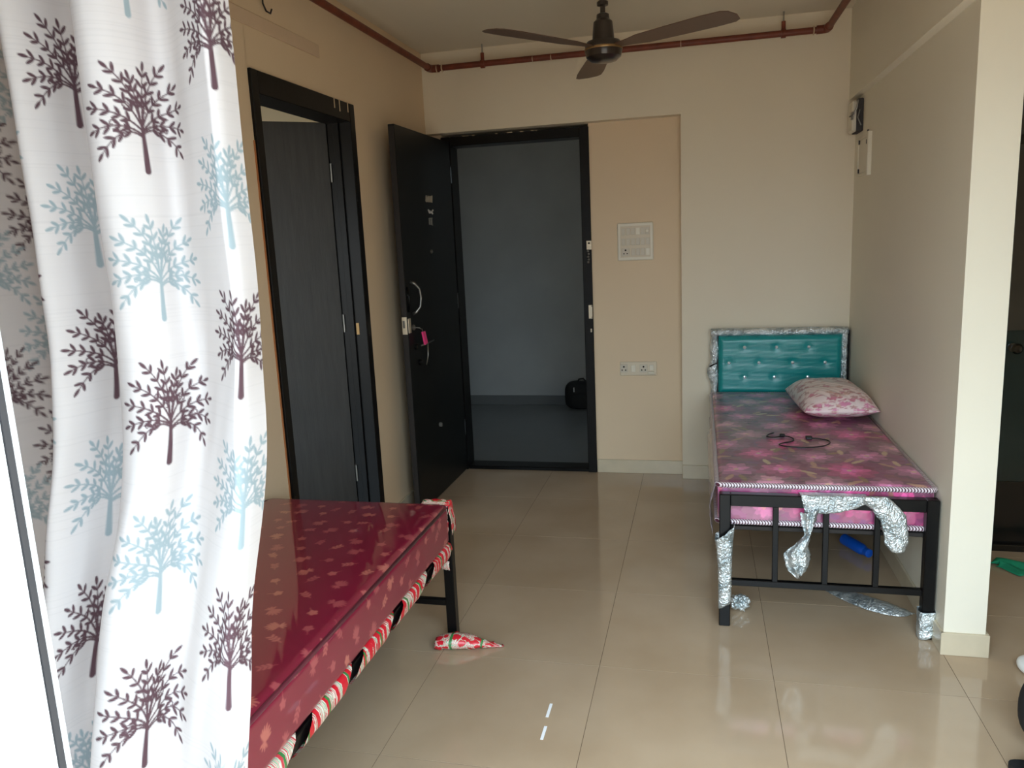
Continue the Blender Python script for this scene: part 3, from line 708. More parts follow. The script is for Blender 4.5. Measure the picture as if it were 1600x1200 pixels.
crumple_sheet('paper_wrap', 'gift_paper', rb, corner_drop, 8, 12, 0.003, 6, label='torn printed paper hanging down the post', uvs=0.14)
crumple_sheet('paper_wrap', 'gift_paper', rb, lambda U, V: [lx - 0.022 + U * 0.03, ly - 0.024 + 0 * U, 0.34 - V * 0.035], 5, 4, 0.003, 9, label='small paper scrap on the leg', uvs=0.05)
# wrapper lying at the foot of the leg
def floor_wrap(U, V):
    L = 0.25; a = U; w = 0.034 * np.sin(np.clip(a * 0.9 + 0.18, 0, 1) ** 0.75 * PI) + 0.004
    T = V * 2 * PI
    return [lx - 0.045 + a * L, ly - 0.070 + 0.05 * a + w * 1.1 * np.cos(T), 0.004 + w * 0.75 + w * 0.72 * np.sin(T)]
fw_ = crumple_sheet('paper_wrapper', 'gift_paper', None, floor_wrap, 26, 13, 0.0045, 12, base=(lx, ly - 0.03, 0), uvs=0.25)
tag(fw_, 'torn red and white paper wrapper on the floor at the red bed leg', 'wrapper')
red = slab('mattress', RX0 - 0.006, RX1 + 0.004, RY0 + 0.03, RY1 - 0.032, 0.414, 0.574, 0.028, 'red_quilt', red_col, (-1.28, 1.76, 0.414), step=0.003, puff=0.012, seed=4)
tag(red, 'dark red mattress with pale sprig print in shiny plastic', 'mattress')
def piping(name, x0, x1, y0, y1, z, rad, m, par, sides='nesw', r=0.006, n=8):
    bm = new_bm(); c = rad; pts = []
    for (cx, cy, a0) in ((x1 - c, y1 - c, 0), (x0 + c, y1 - c, 90), (x0 + c, y0 + c, 180), (x1 - c, y0 + c, 270)):
        for k in range(6): a = math.radians(a0 + 18 * k); pts.append((cx + c * math.cos(a), cy + c * math.sin(a), z))
    pts.append(pts[0]); tube(bm, pts, r, n)
    return obj(name, bm, m, par, smooth='all')
mat('piping_red', srgb(110, 40, 60), 0.35, coat=0.8)
piping('piping', RX0 - 0.002, RX1 + 0.001, RY0 + 0.034, RY1 - 0.036, 0.564, 0.03, 'piping_red', red, r=0.006)

# ---- right bed
BX0, BX1, BYF, BYH, BZ = 0.092, 0.818, 2.953, 4.775, 0.541
pb = thing('bed_frame', (0.455, 3.86, 0), 'black steel bed with teal tufted headboard and torn foil wrapping', 'bed')
for x in (BX0, BX1 - 0.003): part('leg', 'black_steel', pb, (x - 0.0195, x + 0.0225, BYF - 0.020, BYF + 0.020, 0, BZ), bev=0.003)
for x in (BX0, BX1): part('leg', 'black_steel', pb, (x - 0.019, x + 0.019, BYH - 0.019, BYH + 0.019, 0, 0.935), bev=0.003)
part('foot_rail', 'black_steel', pb, (BX0 + 0.021, BX1 - 0.022, BYF - 0.018, BYF + 0.018, BZ - 0.047, BZ), bev=0.003)
part('foot_rail', 'black_steel', pb, (BX0 + 0.021, BX1 - 0.022, BYF - 0.011, BYF + 0.011, 0.168, 0.193), bev=0.002)
for x in (0.279, 0.458, 0.636): part('foot_bar', 'black_steel', pb, (x - 0.0105, x + 0.0105, BYF - 0.010, BYF + 0.010, 0.192, BZ - 0.046), bev=0.002)
for x in (BX0, BX1): part('side_rail', 'black_steel', pb, (x - 0.016, x + 0.016, BYF + 0.019, BYH - 0.018, 0.372, 0.408), bev=0.003)
part('base_board', 'edge_wood', pb, (BX0 + 0.016, BX1 - 0.016, BYF + 0.02, BYH - 0.02, 0.386, 0.402))
for y in (3.4, 3.9, 4.4): part('slat', 'black_steel', pb, (BX0 + 0.016, BX1 - 0.016, y - 0.015, y + 0.015, 0.36, 0.386))
part('head_rail', 'black_steel', pb, (BX0 + 0.018, BX1 - 0.018, BYH - 0.012, BYH + 0.012, 0.90, 0.935), bev=0.002)
part('head_rail', 'black_steel', pb, (BX0 + 0.018, BX1 - 0.018, BYH - 0.012, BYH + 0.012, 0.53, 0.56), bev=0.002)
# tufted teal headboard
hx0, hx1, hz0, hz1 = 0.108, 0.797, 0.565, 0.908
BTN = []
for row, (zz, xs) in enumerate(((0.842, (0.258, 0.437, 0.615)), (0.750, (0.170, 0.340, 0.527, 0.705)), (0.664, (0.260, 0.427, 0.612)))): BTN += [(x, zz) for x in xs]
nu, nv = 116, 60
U, V = np.meshgrid(np.linspace(hx0, hx1, nu), np.linspace(hz0, hz1, nv))
edge = np.minimum(np.minimum(U - hx0, hx1 - U), np.minimum(V - hz0, hz1 - V))
D = 0.030 * np.sqrt(np.clip(1 - (1 - np.clip(edge / 0.03, 0, 1)) ** 2, 0, 1))
for (x, z) in BTN: D -= 0.005 * np.exp(-((U - x) ** 2 + (V - z) ** 2) / (2 * 0.017 ** 2))
D += 0.0012 * noise1(V * 120 + U * 6, 3)
hb = grid('headboard_panel', U, BYH - 0.014 - D, V, 'teal_vinyl', pb); hb.data.flip_normals(); tag(hb, 'teal tufted vinyl headboard panel')
for (x, z) in BTN:
    bm = new_bm(); lathe(bm, [(0.0095, 0.0), (0.0115, -0.004), (0.0085, -0.010), (0.001, -0.012)], (x, BYH - 0.034, z), 8, 'y'); obj('button', bm, 'crystal', hb)
# crumpled foil still wrapped round the headboard frame
def strip_fn(a, b, wid, depth, axis):
    """flattened sleeve round a bar from a to b (x, z), wrapped about it"""
    def f(U, V):
        T = V * 2 * PI
        x = a[0] + (b[0] - a[0]) * U; z = a[1] + (b[1] - a[1]) * U
        c, s = np.cos(T), np.sin(T)
        if axis == 'x': return [x + 0 * T, BYH + depth * s, z + wid * c]
        return [x + wid * c, BYH + depth * s, z + 0 * T]
    return f
crumple_sheet('foil_wrap', 'foil', pb, strip_fn((0.066, 0.928), (0.829, 0.928), 0.023, 0.028, 'x'), 60, 13, 0.0022, 21, label='silver foil sleeve on headboard top')
def left_sleeve(U, V):
    T = V * 2 * PI; z = 0.46 + U * 0.485; w = 0.024 + 0.010 * np.exp(-((z - 0.70) / 0.05) ** 2) + 0.004 * np.sin(z * 40)
    return [0.088 - 0.008 * np.exp(-((z - 0.70) / 0.06) ** 2) + w * np.cos(T), BYH + 0.028 * np.sin(T), z + 0 * T]
crumple_sheet('foil_wrap', 'foil', pb, left_sleeve, 40, 13, 0.0022, 22, label='crumpled foil sleeve on headboard left post')
crumple_sheet('foil_wrap', 'foil', pb, lambda U, V: [0.812 + 0.021 * np.cos(V * 2 * PI), BYH + 0.026 * np.sin(V * 2 * PI), 0.60 + U * 0.335], 34, 13, 0.0018, 23, label='foil sleeve on headboard right post')
bm = new_bm(); tube(bm, [(0.058, BYH - 0.034, 0.728), (0.085, BYH - 0.034, 0.742), (0.106, BYH - 0.033, 0.752)], [0.005, 0.004, 0.002], 6); obj('foil_tear', bm, 'hole', pb)
# foil on the near legs
def leg_sleeve(xc, yc, z0, z1, r, flare, seed, label):
    def f(U, V):
        T = V * 2 * PI; z = z0 + (z1 - z0) * U
        sq = 1 / np.maximum(np.abs(np.cos(T)), np.abs(np.sin(T))) ** 0.7
        w = r * (1 + flare * U ** 3) * sq
        zz = z - 0.045 * U ** 2 * (1 - np.cos(T)) * flare * 1.5 + 0.018 * (1 - U) * np.cos(T)
        return [xc + w * np.cos(T) , yc + w * np.sin(T), np.maximum(zz, 0.003)]
    return crumple_sheet('foil_wrap', 'foil', pb, f, 34, 17, 0.0022, seed, label=label)
leg_sleeve(BX0 + 0.002, BYF, 0.085, 0.425, 0.024, 0.55, 31, 'torn foil sleeve slipping down the left front leg')
leg_sleeve(BX1 - 0.002, BYF, 0.004, 0.115, 0.027, 0.05, 32, 'foil sock around the right front foot')
# foil strip draped over the foot rail and hanging in a twist
yf = BYF - 0.021
def drape_top(U, V):        # lies over the rail from x .366 to .56, rear edge over the top
    x = 0.360 + U * 0.235
    top = BZ + 0.006; low = BZ - 0.062 + 0.045 * np.clip((U - 0.25) / 0.75, 0, 1) ** 2
    z = top + (low - top) * np.clip((V - 0.3) / 0.7, 0, 1); y = np.where(V < 0.3, BYF + 0.016 - (V / 0.3) * 0.040, yf - 0.004)
    return [x + 0.02 * V * (1 - U), y, z]
crumple_sheet('foil_wrap', 'foil', pb, drape_top, 30, 16, 0.0018, 41, label='foil strip folded over the foot rail')
def drape_twist(U, V):      # neck then bag-like end
    z = BZ - 0.05 - V * 0.262
    w = np.interp(V, [0, 0.18, 0.34, 0.48, 0.62, 0.78, 0.9, 1.0], [0.034, 0.024, 0.012, 0.028, 0.045, 0.046, 0.034, 0.006])
    c = np.interp(V, [0, 0.34, 0.6, 1.0], [0.396, 0.394, 0.352, 0.366])
    t = (U - 0.5) * 2
    return [c + w * t + 0 * V, yf - 0.010 - 0.018 * np.cos(t * PI / 2) * w / 0.04 + 0.006 * np.sin(U * 14), z + 0.01 * t]
crumple_sheet('foil_wrap', 'foil', pb, drape_twist, 20, 34, 0.0028, 42, label='twisted foil strip hanging from the foot rail')
def drape_arch(U, V):       # broad strip arching down at the right
    zc = np.interp(V, [0, 0.2, 0.45, 0.7, 1.0], [BZ + 0.004, BZ - 0.004, BZ - 0.065, BZ - 0.13, BZ - 0.195])
    xc = np.interp(V, [0, 0.2, 0.45, 0.7, 1.0], [0.575, 0.625, 0.680, 0.694, 0.700])
    wid = np.interp(V, [0, 0.2, 0.45, 0.85, 1.0], [0.022, 0.036, 0.043, 0.040, 0.024])
    ang = np.interp(V, [0, 0.2, 0.45, 1.0], [1.9, 1.2, 0.25, 0.0])
    t = (U - 0.5) * 2
    return [xc + wid * t * np.cos(ang), yf - 0.010 - 0.014 * np.cos(t * 1.5) + 0 * V, np.minimum(zc + wid * t * np.sin(ang), BZ + 0.012)]
crumple_sheet('foil_wrap', 'foil', pb, drape_arch, 16, 30, 0.0016, 43, label='broad foil strip arching down from the foot rail')
# loose foil on the floor
bm = new_bm(); bmesh.ops.create_icosphere(bm, subdivisions=4, radius=0.034)
rr = np.random.default_rng(5)
for v in bm.verts:
    n_ = v.co.normalized(); k = 1 + 0.22 * math.sin(n_.x * 7 + n_.z * 5) * math.cos(n_.y * 6) + rr.normal(0, 0.05); v.co = Vector((v.co.x * 1.05 * k, v.co.y * k, v.co.z * 0.85 * k)) + Vector((0.158, 3.075, 0.031))
zmin = min(v.co.z for v in bm.verts)
for v in bm.verts: v.co.z -= zmin - 0.0005
tag(obj('foil_ball', bm, 'foil', None, base=(0.158, 3.075, 0)), 'small crumpled foil ball on the floor beside the left bed leg', 'foil')
def floor_foil(U, V):
    x = 0.535 + U * 0.27; yc = 3.315 - 0.20 * U - 0.02 * np.sin(U * PI); w = 0.052 * np.sin(np.clip(U * 0.92 + 0.05, 0, 1) * PI) ** 0.7 + 0.005
    t = (V - 0.5) * 2
    return [x + 0.02 * t, yc + w * t, 0.007 + 0.022 * np.cos(t * PI / 2) * np.sin(U * PI)]
ff = crumple_sheet('foil_scrap', 'foil', None, floor_foil, 36, 14, 0.0020, 51, base=(0.66, 3.2, 0)); tag(ff, 'long curled foil scrap on the floor under the pink bed', 'foil')
# pink mattress print: big peonies on mauve
pcl = Cloth(np.arange(0, 1.2, 0.003), np.arange(0, 2.3, 0.003), srgb(140, 72, 112))
rt = random.Random(23)
for k in range(420):
    pcl.leaf(rt.uniform(0, 1.2), rt.uniform(0, 2.3), rt.uniform(0, 6.28), rt.uniform(.05, .13), rt.uniform(.03, .06), srgb(*rt.choice([(122, 60, 98), (140, 84, 100), (158, 98, 130), (126, 50, 96), (136, 78, 126)])))
for j in range(13):
    for i in range(6):
        s0 = i * 0.22 + (0.11 if j % 2 else 0) + rt.uniform(-.03, .03); v0 = j * 0.18 + rt.uniform(-.03, .03)
        pink = rt.choice([(222, 112, 162), (206, 126, 168), (200, 142, 164), (226, 92, 156)])
        for ring, (R, nP) in enumerate(((0.108, 11), (0.082, 9), (0.055, 8), (0.032, 6))):
            a0 = rt.uniform(0, 6.28)
            for q in range(nP):
                f = (0.72, 0.92, 1.08, 1.25)[ring] * rt.uniform(.82, 1.12)
                pcl.leaf(s0, v0, a0 + q * 6.283 / nP, R, R * 0.55, srgb(*(min(255, c * f) for c in pink)))
        for q in range(2):
            a = rt.uniform(0, 6.28); p0 = (s0 + .07 * math.cos(a), v0 + .07 * math.sin(a))
            pcl.leaf(p0[0], p0[1], a + rt.uniform(-.5, .5), .075, .022, srgb(*rt.choice([(214, 184, 150), (150, 120, 90), (196, 150, 130)])))
        pcl.leaf(s0 - .01, v0, 0, .02, .02, srgb(240, 200, 170))
def pink_col(fix, val, P):
    if fix == 2: return sample(pcl, P[..., 0] + 0.1, P[..., 1] - 2.8) * np.array([1.0, 0.95, 0.95], np.float32)
    if fix == 0: return sample(pcl, P[..., 2] + 0.2, P[..., 1] - 2.8)
    c = sample(pcl, P[..., 0] * 1.3 + 0.05, P[..., 2] * 1.3 + 0.98)
    return c * np.array([1.15, 0.55, 0.9], np.float32)
MX0, MX1, MY0, MY1, MZ0, MZ1 = 0.066, 0.832, BYF + 0.022, BYH - 0.052, 0.409, 0.578
pm = slab('mattress', MX0, MX1, MY0, MY1, MZ0, MZ1, 0.022, 'pink_quilt', pink_col, (0.455, 3.85, MZ0), step=0.0036, puff=0.008, seed=9)
tag(pm, 'pink and mauve floral mattress in plastic on the teal-headboard bed', 'mattress')
def stitched_piping(z, nm, lab):
    m = bpy.data.materials.get('stitched')
    if m is None:
        m = bpy.data.materials.new('stitched'); nt, b = nodes_of(m); N = nt.nodes; L = nt.links
        tc = N.new('ShaderNodeTexCoord'); sp = N.new('ShaderNodeSeparateXYZ'); L.new(tc.outputs['Object'], sp.inputs[0])
        ad = N.new('ShaderNodeMath'); ad.operation = 'ADD'; L.new(sp.outputs['X'], ad.inputs[0]); L.new(sp.outputs['Y'], ad.inputs[1])
        mu = N.new('ShaderNodeMath'); mu.operation = 'MULTIPLY'; mu.inputs[1].default_value = 95; L.new(ad.outputs[0], mu.inputs[0])
        fr = N.new('ShaderNodeMath'); fr.operation = 'FRACT'; L.new(mu.outputs[0], fr.inputs[0])
        r = N.new('ShaderNodeValToRGB'); r.color_ramp.interpolation = 'CONSTANT'; r.color_ramp.elements[0].color = srgb(232, 220, 226); r.color_ramp.elements[1].color = srgb(78, 26, 48); r.color_ramp.elements[1].position = 0.55
        L.new(fr.outputs[0], r.inputs['Fac']); L.new(r.outputs[0], b.inputs['Base Color']); b.inputs['Roughness'].default_value = 0.5; b.inputs['Coat Weight'].default_value = 0.5
        MATS['stitched'] = m
    o = piping(nm, MX0 - 0.001, MX1 + 0.001, MY0 - 0.001, MY1 + 0.001, z, 0.022, 'stitched', pm, r=0.0105, n=10); tag(o, lab)
stitched_piping(MZ1 - 0.012, 'piping', 'white and maroon stitched edge piping'); stitched_piping(MZ0 + 0.010, 'piping', 'white and maroon stitched edge piping')
crumple_sheet('plastic_cover', 'clear_film', pm, lambda U, V: [MX0 - 0.004 - 0.018 * np.sin(V * PI) - 0.012 * V, MY0 + 0.0 + U * 0.9, MZ1 - 0.004 - V * (0.21 - 0.13 * U)], 24, 12, 0.003, 61, label='loose clear plastic hanging over the side')

# pillow
def pillow(cx, cy, cz, L, W, Hh, rot, tilt):
    n = 90
    A0, B0 = np.meshgrid(np.linspace(-1, 1, n), np.linspace(-1, 1, n)); A, B = np.sin(A0 * PI / 2), np.sin(B0 * PI / 2)
    pin = 1 - 0.10 * (A ** 2) * (1 - B ** 2) ; pinb = 1 - 0.10 * (B ** 2) * (1 - A ** 2)
    X = A * L / 2 * pinb; Y = B * W / 2 * pin
    bulge = (np.clip(1 - A ** 4, 0, 1) * np.clip(1 - B ** 4, 0, 1)) ** 0.62
    Zt = Hh * 0.62 * bulge + 0.004 * noise1(A * 6 + B * 9, 3) * bulge ** .3; Zb = -Hh * 0.38 * bulge
    cl = Cloth(np.linspace(-L / 2, L / 2, 240), np.linspace(-W / 2, W / 2, 160), srgb(236, 214, 212))
    rp = random.Random(4)
    for k in range(230):
        x = rp.uniform(-L / 2, L / 2); y = rp.uniform(-W / 2, W / 2); c = srgb(*rp.choice([(206, 130, 150), (196, 150, 150), (214, 170, 160), (190, 120, 130)]))
        if rp.random() < 0.5:
            for q in range(5): cl.leaf(x, y, q * 1.256 + x * 9, 0.014, 0.009, c)
        else: cl.leaf(x, y, rp.uniform(-.5, .5), 0.045, 0.006, c)
    for k in range(26):
        x = rp.uniform(-L / 2, L / 2); y = rp.uniform(-W / 2, -W / 2 + .07)
        for q in range(5): cl.leaf(x, y, q * 1.256, 0.013, 0.007, srgb(220, 140, 172))
    ct = sample(cl, A0 * L / 2, B0 * W / 2)
    R = Matrix.Rotation(rot, 3, 'Z') @ Matrix.Rotation(tilt, 3, 'X'); R = np.array(R)
    V_ = []; 
    for Z in (Zt, Zb):
        P = np.stack([X, Y, Z], -1) @ R.T; V_.append(P.reshape(-1, 3))
    i = np.arange(n * n).reshape(n, n); f = np.stack([i[:-1, :-1], i[:-1, 1:], i[1:, 1:], i[1:, :-1]], -1).reshape(-1, 4)
    V_ = np.concatenate(V_); F_ = np.concatenate([f, f[:, ::-1] + n * n])
    V_[:, 2] -= V_[:, 2].min()
    me = bpy.data.meshes.new('pillow'); me.from_pydata(V_.tolist(), [], F_.tolist()); me.update()
    a = me.color_attributes.new('print', 'FLOAT_COLOR', 'POINT'); cc = np.ones((len(V_), 4), np.float32); cc[:, :3] = np.concatenate([ct.reshape(-1, 3)] * 2); a.data.foreach_set('color', cc.ravel())
    b2 = new_bm(); b2.from_mesh(me); bmesh.ops.remove_doubles(b2, verts=b2.verts, dist=0.0004); b2.to_mesh(me); b2.free()
    me.polygons.foreach_set('use_smooth', np.ones(len(me.polygons), bool)); me.materials.append(MATS['pillow_print'])
    o = bpy.data.objects.new('pillow', me); COL.objects.link(o); o.location = (cx, cy, cz)
    return o
pl = pillow(0.650, 4.20, MZ1 + 0.010, 0.345, 0.58, 0.145, 0.06, 0.0)
tag(pl, 'pale pink printed pillow in plastic on the floral mattress', 'pillow')
# black cable lying on the mattress
zc = MZ1 + 0.012
bm = new_bm()
pts = [(0.335, 3.70, zc), (0.31, 3.67, zc), (0.30, 3.63, zc), (0.33, 3.61, zc + .002), (0.38, 3.63, zc + .003), (0.41, 3.60, zc), (0.40, 3.55, zc), (0.36, 3.52, zc), (0.34, 3.49, zc), (0.37, 3.46, zc), (0.44, 3.45, zc), (0.51, 3.47, zc), (0.55, 3.52, zc), (0.555, 3.57, zc), (0.52, 3.60, zc), (0.48, 3.60, zc + .003)]
Qc = [Vector(p) for p in pts]; fine = []
for k in range(len(Qc) - 1):
    a, b, c, d = Qc[max(0, k - 1)], Qc[k], Qc[k + 1], Qc[min(len(Qc) - 1, k + 2)]
    for t in (0, .25, .5, .75): fine.append(.5 * ((2 * b) + (-a + c) * t + (2 * a - 5 * b + 4 * c - d) * t * t + (-a + 3 * b - 3 * c + d) * t ** 3))
fine.append(Qc[-1]); tube(bm, fine, 0.0028, 6)
cb = thing('charger_cable', (0.43, 3.57, zc), 'black cable coiled loosely on the floral mattress', 'cable')
obj('cord', bm, 'cable_black', cb, smooth='all')
bm = new_bm(); bx(bm, 0.462, 0.490, 3.588, 3.612, zc - 0.002, zc + 0.012, bev=0.003); obj('plug', bm, 'cable_black', cb)
bm = new_bm(); bx(bm, 0.355, 0.378, 3.628, 3.645, zc - 0.002, zc + 0.012, bev=0.003); obj('connector', bm, 'cable_black', cb)
# blue bottle under the bed
bm = new_bm()
ax0, ax1 = Vector((0.718, 3.74, 0.034)), Vector((0.758, 3.655, 0.034))
bt = thing('water_bottle', (0.735, 3.7, 0), 'bright blue bottle lying under the pink bed', 'bottle')
dv = (ax1 - ax0)
def seg(a, b): return [ax0 + dv * a, ax0 + dv * b]
tube(bm, [ax0 + dv * t for t in (-1.0, -0.96, 0.4, 0.6, 0.72)], [0.020, 0.027, 0.027, 0.022, 0.015], 16); bb = obj('body', bm, 'blue_plastic', bt, smooth=True)
bm = new_bm(); tube(bm, [ax0 + dv * t for t in (0.72, 0.74, 1.0, 1.02)], [0.018, 0.020, 0.020, 0.017], 16); obj('cap', bm, 'blue_plastic', bt, smooth=True)

# ------------------------------------------------------------------ ceiling fan
fan = thing('ceiling_fan', (-0.396, 3.525, ZC), 'dark brown three-blade ceiling fan hanging from the ceiling', 'ceiling fan')
fc = (-0.396, 3.525, 0)
bm = new_bm(); tube(bm, [(fc[0], fc[1], 2.45), (fc[0], fc[1], ZC - 0.02)], 0.011, 12); obj('downrod', bm, 'fan_brown', fan, smooth=True)
bm = new_bm(); lathe(bm, [(0.012, ZC - 0.10), (0.03, ZC - 0.09), (0.055, ZC - 0.02), (0.058, ZC), (0.001, ZC)], fc, 28); obj('ceiling_cup', bm, 'fan_brown', fan, smooth=True)
bm = new_bm(); lathe(bm, [(0.012, 2.505), (0.024, 2.495), (0.024, 2.482), (0.012, 2.478)], fc, 20); obj('rod_coupling', bm, 'fan_brown', fan, smooth=True)
bm = new_bm(); lathe(bm, [(0.014, 2.452), (0.026, 2.446), (0.028, 2.428), (0.040, 2.416), (0.047, 2.345), (0.047, 2.335), (0.001, 2.335)], fc, 32); obj('motor_cup', bm, 'fan_brown', fan, smooth=True)
bm = new_bm(); lathe(bm, [(0.03, 2.342), (0.070, 2.338), (0.078, 2.326), (0.079, 2.300), (0.074, 2.276), (0.055, 2.260), (0.030, 2.254), (0.001, 2.253)], fc, 40); mh = obj('motor_housing', bm, 'fan_brown', fan, smooth=True)
bm = new_bm(); lathe(bm, [(0.0795, 2.312), (0.081, 2.309), (0.081, 2.305), (0.0795, 2.302)], fc, 40); obj('trim_ring', bm, 'brass', mh, smooth=True)
for a in (-128, -31, 104):
    t = math.radians(a); bm = new_bm(); out = [(0.075, 0.022), (0.14, 0.034), (0.20, 0.052), (0.35, 0.060), (0.50, 0.066), (0.585, 0.062), (0.61, 0.045), (0.622, 0.0)]
    poly = out + [(x, -y) for x, y in out[:-1]][::-1]
    def bf(u, v, w): 
        z = 2.312 + w + - v * 0.12
        return Vector((fc[0] + u * math.cos(t) - v * math.sin(t), fc[1] + u * math.sin(t) + v * math.cos(t), z))
    prism(bm, poly, -0.0015, 0.0015, bf); bl = obj('blade', bm, 'fan_blade', fan)
    bm = new_bm(); prism(bm, [(0.06, 0.014), (0.17, 0.020), (0.19, 0.0), (0.17, -0.020), (0.06, -0.014)], 0.0016, 0.005, bf); obj('blade_iron', bm, 'fan_brown', bl)

# ------------------------------------------------------------------ fire pipe under the ceiling
PY, PZ, PXL, PXR, pr = YB - 0.08, 2.565, XL + 0.085, 0.672, 0.0175
pp = thing('sprinkler_pipe', (-0.4, PY, PZ), 'reddish-brown pipe running along the walls just below the ceiling', 'pipe')
def run(name, pts, r, m='pipe_red', n=14):
    bm = new_bm(); tube(bm, pts, r, n); return obj(name, bm, m, pp, smooth=True)
run('pipe_run', [(PXL + 0.03, PY, PZ + 0.002), (PXR - 0.03, PY, PZ)], pr)
run('pipe_run', [(PXL, PY - 0.03, PZ + 0.002), (PXL, 1.2, PZ + 0.01)], pr)
run('pipe_run', [(PXR, PY - 0.03, PZ), (PXR + 0.025, 1.2, PZ + 0.005)], pr)
for (cx, sg) in ((PXL, 1), (PXR, -1)):
    run('elbow', [(cx + sg * 0.055, PY, PZ + 0.001), (cx + sg * 0.03, PY, PZ + 0.001), (cx + sg * 0.012, PY - 0.004, PZ + 0.001), (cx + sg * 0.003, PY - 0.014, PZ + 0.001), (cx, PY - 0.035, PZ + 0.001), (cx, PY - 0.06, PZ + 0.001)], pr + 0.005)
for x in (-1.255, 0.447):
    bm = new_bm(); lathe(bm, [(pr + 0.001, -0.012), (pr + 0.006, -0.012), (pr + 0.006, 0.012), (pr + 0.001, 0.012)], (x, PY, PZ), 18, 'x'); cl_ = obj('clamp', bm, 'pipe_red', pp, smooth=True)
    bm = new_bm(); tube(bm, [(x, PY, PZ + pr), (x, PY, PZ + pr + 0.045)], 0.011, 10); obj('nut', bm, 'pipe_red', cl_, smooth=True)
    bm = new_bm(); tube(bm, [(x, PY, PZ + pr + 0.04), (x, PY, ZC)], 0.004, 8); obj('hanger_rod', bm, 'steel', cl_, smooth=True)
for k, x in enumerate((PXL + 0.075, PXL + 0.012, PXR - 0.07, -0.95, -0.84, -0.1)):
    bm = new_bm(); lathe(bm, [(pr + 0.0045, -0.003), (pr + 0.0062, 0), (pr + 0.0045, 0.003)] if k < 3 else [(pr + 0.0006, -0.002), (pr + 0.0012, 0), (pr + 0.0006, 0.002)], (x + (0 if k != 1 else .03), PY, PZ), 14, 'x'); obj('paint_mark', bm, 'paint_drip', pp)

# ------------------------------------------------------------------ electrical things on the walls
sb = thing('switchboard', (-0.383, YR, 1.48), 'large white switchboard with socket beside the entrance', 'switchboard')
part('frame', 'white_plastic', sb, (-0.493, -0.273, YR - 0.016, YR, 1.368, 1.597), bev=0.006)
part('plate', 'cream_plastic', sb, (-0.474, -0.292, YR - 0.019, YR - 0.015, 1.388, 1.577), bev=0.001)
cells = {}
for r_ in range(3):
    for c_ in range(6):
        if r_ == 2 and c_ < 2: continue
        if r_ == 0 and c_ == 5: continue
        x = -0.470 + c_ * 0.0296; z = 1.391 + (2 - r_) * 0.0625
        s_ = part('switch', 'white_plastic' if (r_, c_) in ((2, 5), (0, 3)) else 'grey_switch', sb, (x + 0.003, x + 0.0265, YR - 0.0225, YR - 0.018, z + 0.008, z + 0.050), bev=0.0015)
sk = part('socket', 'grey_switch', sb, (-0.468, -0.418, YR - 0.0215, YR - 0.018, 1.396, 1.444), bev=0.0015)
bm = new_bm()
for (dx, dz, r_) in ((0, 0.012, 0.0055), (-0.010, -0.009, 0.004), (0.010, -0.009, 0.004)): lathe(bm, [(r_, -0.0225), (r_, -0.0210), (0.0005, -0.0210)], (-0.443 + dx, YR, 1.420 + dz), 10, 'y')
obj('socket_hole', bm, 'hole', sk)
rg = part('regulator', 'grey_switch', sb, (-0.321, -0.297, YR - 0.0225, YR - 0.018, 1.524, 1.566), bev=0.0015)
bm = new_bm(); lathe(bm, [(0.009, -0.022), (0.009, -0.030), (0.007, -0.032), (0.001, -0.032)], (-0.309, YR, 1.545), 14, 'y'); obj('dial', bm, 'white_plastic', rg, smooth=True)

sp_ = thing('socket_plate', (-0.378, YR, 0.69), 'low double socket plate under the switchboard with a white plug', 'socket')
part('plate', 'cream_plastic', sp_, (-0.492, -0.262, YR - 0.010, YR, 0.645, 0.735), bev=0.004)
for xc in (-0.468, -0.345):
    k = part('socket', 'grey_switch', sp_, (xc - 0.024, xc + 0.024, YR - 0.013, YR - 0.009, 0.665, 0.717), bev=0.0015)
    bm = new_bm()
    for (dx, dz, r_) in ((0, 0.012, 0.006), (-0.011, -0.009, 0.0045), (0.011, -0.009, 0.0045)): lathe(bm, [(r_, -0.0140), (r_, -0.0125), (0.0005, -0.0125)], (xc + dx, YR, 0.690 + dz), 10, 'y')
    obj('socket_hole', bm, 'hole', k)
part('switch', 'white_plastic', sp_, (-0.422, -0.394, YR - 0.016, YR - 0.009, 0.668, 0.714), bev=0.002)
part('switch', 'white_plastic', sp_, (-0.308, -0.282, YR - 0.015, YR - 0.009, 0.680, 0.714), bev=0.002)
part('plug_pin', 'white_plastic', sp_, (-0.318, -0.276, YR - 0.030, YR - 0.009, 0.658, 0.672), bev=0.004)

eb = thing('doorbell_box', (XR, 4.72, 2.1), 'white and black device with loose wires high in the right corner', 'electrical box')
part('cover', 'white_plastic', eb, (XR - 0.050, XR - 0.012, 4.655, 4.79, 2.015, 2.175), bev=0.008)
part('base', 'rubber', eb, (XR - 0.030, XR, 4.625, 4.78, 2.010, 2.180), bev=0.004)
bm = new_bm(); tube(bm, [(XR - 0.03, 4.62, 2.17), (XR - 0.035, 4.618, 2.13), (XR - 0.048, 4.63, 2.10), (XR - 0.065, 4.65, 2.09)], 0.004, 6); tube(bm, [(XR - 0.02, 4.62, 2.12), (XR - 0.03, 4.615, 2.08), (XR - 0.012, 4.618, 2.04)], 0.003, 6); obj('wire', bm, 'steel', eb, smooth=True)
part('clip', 'steel', eb, (XR - 0.056, XR - 0.046, 4.648, 4.675, 2.075, 2.115), bev=0.002)
fb = thing('fuse_box', (XR, 4.53, 1.88), 'flush white fuse box on the right wall below the device', 'fuse box')
part('rim', 'wall_pale', fb, (XR - 0.010, XR, 4.40, 4.70, 1.775, 1.790), (XR - 0.010, XR, 4.40, 4.70, 1.965, 1.980), (XR - 0.010, XR, 4.688, 4.70, 1.775, 1.980), bev=0.002)
